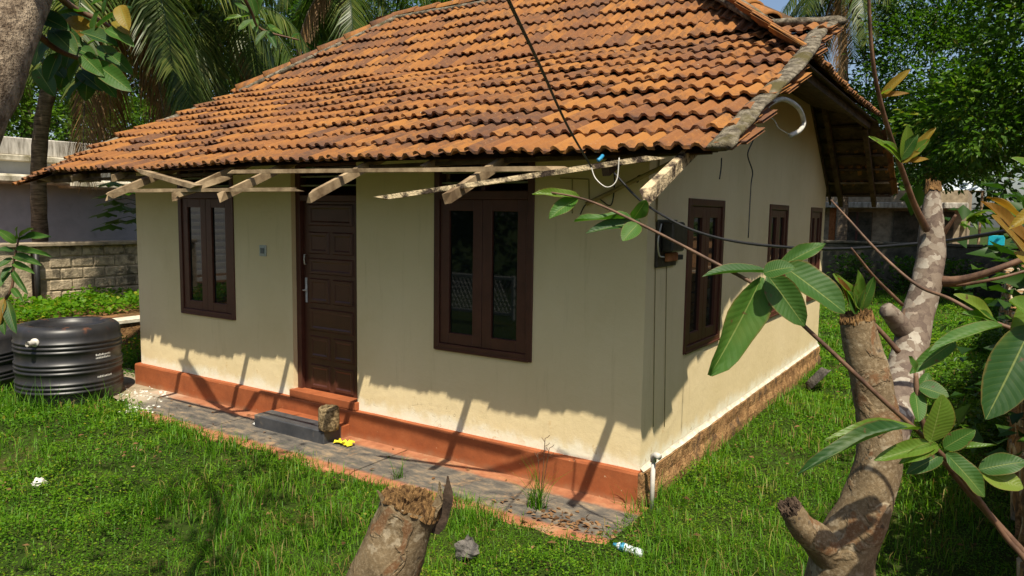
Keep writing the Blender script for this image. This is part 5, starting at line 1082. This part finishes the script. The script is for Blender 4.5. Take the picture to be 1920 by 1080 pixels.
# ------------------------------------------------------------------ lawn
def inside(x, y):
    hs = (x > -L-.08) & (x < .09) & (y > -.09) & (y < W+.1)
    e = -.84+.035*np.sin(x*5)+.03*np.sin(x*13+1)+np.where(x < -5.3, .32*np.maximum(0, -5.3-x), 0)
    grow = .10*(vnoise(x, y, .5, 9)-.25)
    pv_ = (x > -6.7) & (x < .02) & (y > e+.03+grow*1.7) & (y < .1)
    tk = (x+6.9)**2+(y+.8)**2 < .53**2
    be = (x > -7.4) & (x < -6.2) & (y > -.35) & (y < .1)
    wl = (x > 2.44) | (x < -8.9) | (y > 19.9)
    return hs | pv_ | tk | be | wl
def scatter(n, box, dens):
    P = np.c_[rng.uniform(box[0], box[1], n), rng.uniform(box[2], box[3], n)]; x, y = P.T
    d = np.hypot(x-CAM[0], y-CAM[1]); keep = (~inside(x, y)) & (rng.uniform(size=n) < dens(x, y, d)); return P[keep]
def dn(x, y, d):
    f = np.clip((5.2/d)**1.5, .05, 1); patch = vnoise(x, y, .55, 1)*.7+vnoise(x, y, .17, 2)*.5; bare = np.exp(-(((x+3.9)/.35)**2+((y+1.9)/.2)**2)*1.2)+.9*(vnoise(x, y, .42, 41)*.7+vnoise(x, y, .13, 42)*.3 > .70)
    return f*np.clip(patch*1.9-.12, .12, 1)*np.clip(1-.85*bare, .1, 1)
# low broad-leaved creeping cover
P = scatter(1250000, (-9, 2.5, -4.6, 20), dn); n = len(P); x, y = P.T
d = np.hypot(x-CAM[0], y-CAM[1]); big_ = np.clip(d/5.5, .9, 2.6); lush = np.clip(vnoise(x, y, .75, 6)*1.8-.35, .08, 1.3); hgt = .008+.20*vnoise(x, y, .2, 4)*rng.uniform(0, 1, n)**.8*lush
s = rng.uniform(.009, .024, n)*big_*(.75+.35*lush); D = rng.normal(size=(n, 3)); D[:, 2] = np.abs(D[:, 2])*.35
tone = np.clip(.60+.5*(vnoise(x, y, .8, 7)-.5)+.3*(vnoise(x, y, .2, 17)-.5)+rng.normal(size=n)*.15, 0, .93); tone = np.where(rng.uniform(size=n) < .012, .99, tone)
go = leafcloud('creeping_ground_cover', np.c_[x, y, ground_z(x, y)+hgt], D, np.array([0, 0, 1.])+rng.normal(size=(n, 3))*.35, s, s*.72, 'weed', tone, None, .15); props(go, 'low broad leaved creeping weeds carpeting the yard', 'ground cover', kind='stuff')
# grass blades, bent over, in tufts
def blades(name, P, hl, label, tone0=.45, wd=.0042, lean=.8, mat='grass', dry=.05):
    n = len(P); x, y = P.T; az = rng.uniform(0, 6.283, n); ln = hl*rng.uniform(.5, 1.35, n)*(.45+1.1*vnoise(x, y, .5, 8)); le = lean*rng.uniform(.2, 1.2, n); dx = np.c_[np.cos(az), np.sin(az), np.zeros(n)]; sd = np.c_[-np.sin(az), np.cos(az), np.zeros(n)]
    d = np.hypot(x-CAM[0], y-CAM[1]); w_ = wd*np.clip(d/4.5, .9, 3)[:, None]*rng.uniform(.7, 1.4, (n, 1)); b = np.c_[x, y, ground_z(x, y)-.005]
    m1 = b+dx*(ln*le*.28)[:, None]+np.c_[np.zeros(n), np.zeros(n), ln*.6]; t1 = b+dx*(ln*le*.85)[:, None]+np.c_[np.zeros(n), np.zeros(n), ln*(1-.35*np.minimum(1.3, le))]
    V = np.stack([b-sd*w_/2, b+sd*w_/2, m1+sd*w_*.45, m1-sd*w_*.45, t1], 1).reshape(-1, 3); i = np.arange(n)*5
    F = np.concatenate([np.stack([i, i+1, i+2], 1), np.stack([i, i+2, i+3], 1), np.stack([i+3, i+2, i+4], 1)])
    tn = np.clip(tone0+.25*(vnoise(x, y, .7, 12)-.5)+rng.normal(size=n)*.13, 0, .9); tn = np.where(rng.uniform(size=n) < dry, rng.uniform(.93, 1, n), tn)
    me = np_mesh(name, V, F); attr(me, 'tone', np.repeat(tn, 5)); return props(link(name, me, M[mat]), label, 'grass', kind='stuff')
def dg(x, y, d): return np.clip((5.0/d)**1.4, .04, 1)*np.clip(vnoise(x, y, .6, 21)*1.8-.3, .08, 1)*(.35+.65*(vnoise(x, y, .14, 22) > .45))
P = scatter(620000, (-9, 2.5, -4.6, 20), dg); blades('grass', P, .125, 'green grass blades growing through the yard', .58, .0040, 1.0, dry=.12)
# taller sedges by the tank, the paving edge and the corner
TV, TF, TT = [], [], []
def tuft(c, n, r, h, lean, tone0=.42, wd=.0045):
    P = np.c_[rng.normal(c[0], r, n), rng.normal(c[1], r, n)]; az = rng.uniform(0, 6.283, n); ln = h*rng.uniform(.45, 1.15, n)
    for k in range(n):
        dx = np.array([math.cos(az[k]), math.sin(az[k]), 0]); sd = np.array([-dx[1], dx[0], 0]); b = np.array([P[k, 0], P[k, 1], c[2]]); le = lean*rng.uniform(.2, 1.3); k0 = len(TV)
        for i in range(5):
            f = i/4; cc_ = b+dx*ln[k]*le*f*f*.8+np.array([0, 0, ln[k]*(f-.35*le*f*f)]); w_ = wd*(1-f*.95); TV.extend([cc_-sd*w_, cc_+sd*w_])
        TF.extend([(k0+2*i, k0+2*i+1, k0+2*i+3, k0+2*i+2) for i in range(4)]); TT.extend([min(.9, max(0, rng.normal(tone0, .14)))]*10)
for px, py, n, r, h, le, lb in ((1005, 955, 60, .035, .42, .8, 'tall sedge tuft growing at the paving edge under the right window'), (745, 900, 26, .03, .26, .7, 'thin grass tuft behind the splintered stump'), (1235, 935, 70, .07, .24, .9, 'dark weed tuft at the foot of the standpipe'), (1185, 950, 30, .05, .22, .9, 'small grass tuft against the front corner'), (60, 770, 130, .22, .42, .9, 'long grass in front of the black tank at the left'), (190, 775, 90, .16, .36, .9, 'long grass at the right foot of the black tank'), (1320, 860, 30, .05, .26, 1, 'grass tuft beside the stone footing'), (1560, 930, 60, .12, .30, .9, 'grass tuft behind the forked trunk'), (1720, 890, 70, .14, .42, .9, 'seeding grass tuft in front of the right wall'), (400, 850, 40, .1, .24, .9, 'grass tuft at the left paving edge'), (870, 985, 40, .1, .2, .9, 'grass tuft behind the grey stone'), (250, 960, 60, .16, .2, .9, 'grass tuft in the middle of the left lawn'), (450, 1000, 60, .16, .22, .9, 'grass tuft left of the splintered stump')):
    c = at_z(px, py, GZ); tuft((c[0], c[1], GZ-.02), n, r, h, le)
for k in range(26): tuft((random.uniform(.12, .22), .35+k*.25, GZ-.02), 26, .07, random.uniform(.12, .2), .9, .5)
for k in range(34): tuft((random.uniform(-6, -.1), random.uniform(-.98, -.84), GZ-.02), 22, .06, random.uniform(.1, .18), .9, .5)
me = np_mesh('long_grass', np.array(TV), np.array(TF)); attr(me, 'tone', TT); props(link('long_grass', me, M['grass']), 'long grass tufts by the tank, the paving edge and the corner', 'grass', kind='stuff')
# weed stalks with seed heads in front of the red base
ws = thing('weed_stalk', at_z(1010, 950, GZ), 'thin brown weed stalks standing before the red base', 'weed'); b = at_z(1010, 950, GZ)
for px, py in ((1022, 822), (1008, 850), (1030, 840)):
    e = at_y(px, py, b[1]-.02); wire('stalk', [b+(0, 0, -.03), (b+e)/2+(.01, 0, .03), e], .0028, 'twig', par=ws); 
    for k in range(3): wire('twiglet', [e-(0, 0, .03*k), e+(.02*(-1)**k, .01, .012-.03*k), e+(.035*(-1)**k, .01, .03-.03*k)], .0022, 'twig', par=ws)
# terrace weeds, flowers by the footing, far shrubs
n = 26000; x = rng.uniform(-12.0, -9.25, n); y = rng.uniform(-6, 9, n); k = vnoise(x, y, .8, 31)+.3*vnoise(x, y, .2, 32) > np.where(x > -9.7, .92, .35); x, y = x[k], y[k]; n = len(x)
s = rng.uniform(.05, .11, n); D = rng.normal(size=(n, 3)); D[:, 2] = np.abs(D[:, 2])*.4
go = leafcloud('terrace_weeds', np.c_[x, y, TZ+.02+.3*rng.uniform(0, 1, n)*vnoise(x, y, .6, 33)], D, np.array([0, 0, 1.])+rng.normal(size=(n, 3))*.35, s, s*.7, 'weed', np.clip(.62+rng.normal(size=n)*.2, 0, .96), None, .15); props(go, 'sunlit weeds growing thick on the raised bed', 'weeds', kind='stuff')
def shrub(c, r, h, n, size, mat, label, name='weed_plant', group=None, flowers=0):
    t_ = thing(name, c, label, 'plant', group); c = np.array(c, float); q = MB()
    for k in range(5): q.tube([c, c+(random.uniform(-r, r)*.6, random.uniform(-r, r)*.6, h*.8)], [.008, .003], 5)
    q.build('stem', 'twig', t_)
    P = c+np.c_[rng.normal(size=(n, 2))*r*.55, rng.uniform(.05, 1, n)*h]; D = rng.normal(size=(n, 3)); D[:, 2] = np.abs(D[:, 2])*.4; s = size*rng.uniform(.6, 1.3, n)
    leafcloud('foliage', P, D, np.array([0, 0, 1.])+rng.normal(size=(n, 3))*.4, s, s*.6, mat, np.clip(rng.normal(.5, .18, n), 0, .95), t_)
    if flowers:
        P = c+np.c_[rng.normal(size=(flowers, 2))*r*.6, rng.uniform(.5, 1.05, flowers)*h]; s = np.full(flowers, .035); leafcloud('flowers', P, rdir(flowers, .3), rdir(flowers, 1), s, s, 'petal', rng.uniform(size=flowers), t_)
c = at_z(243, 705, GZ); shrub((-7.75, .55, GZ), .22, .42, 420, .06, 'weed', 'yellow flowering weed between the tank and the house corner', flowers=26)
shrub((-8.2, 1.3, GZ), .3, .5, 420, .07, 'weed', 'leafy weed at the foot of the retaining wall', flowers=8)
for k, (px, py, lb) in enumerate(((1700, 470, 'shrub at the back wall left of the mottled trunk'), (1790, 480, 'shrub at the back wall right of the mottled trunk'), (1600, 470, 'shrub by the back wall next to the gable'))):
    c = at_y(px, py, 19.3); shrub((c[0], 19.2, GZ), .5, 1.1, 500, .14, 'fol_mid', lb, 'shrub')
for k, (x, y, lb) in enumerate(((2.15, 3.4, 'weeds in shade at the foot of the right wall, nearest'), (2.1, 6.0, 'weeds in shade at the foot of the right wall, middle'), (2.1, 9.5, 'weeds in shade at the foot of the right wall, farthest'))):
    shrub((x, y, GZ), .45, .35, 700, .07, 'fol_mid', lb)
for x, y, lb in ((3.1, -.4, 'added unseen shrub casting shade over the right wall, nearest the viewer'), (3.2, 1.2, 'added unseen shrub casting shade over the right wall, second from the viewer'), (3.1, 2.8, 'added unseen shrub casting shade over the right wall, third from the viewer'), (3.2, 4.4, 'added unseen shrub casting shade over the right wall, farthest from the viewer')):
    shrub((x, y, .5), .75, 1.7, 1500, .15, 'fol_dark', lb, 'shrub')  # added out of view to deepen the shade on the yard's right side
# fallen dry leaves
n = 900; x = rng.uniform(-7, 2.3, n); y = rng.uniform(-4, 8, n); k = (~inside(x, y)) | ((y > -.8) & (y < -.1) & (x < 0)); near = rng.normal(size=(120, 2))*np.array([.25, .09])+np.array([-.25, -.62])
x = np.r_[x[k], near[:, 0]]; y = np.r_[y[k], near[:, 1]]; n = len(x); s = rng.uniform(.03, .07, n); D = rng.normal(size=(n, 3)); D[:, 2] *= .15
z = np.where((y > -.84) & (y < 0) & (x > -6) & (x < .1), -.250, ground_z(x, y)+.05)
go = leafcloud('fallen_leaves', np.c_[x, y, z], D, np.array([0, 0, 1.])+rng.normal(size=(n, 3))*.25, s, s*.5, 'litter', rng.uniform(size=n), None, .2); props(go, 'dry brown leaves fallen on the lawn and paving', 'leaves', kind='stuff')
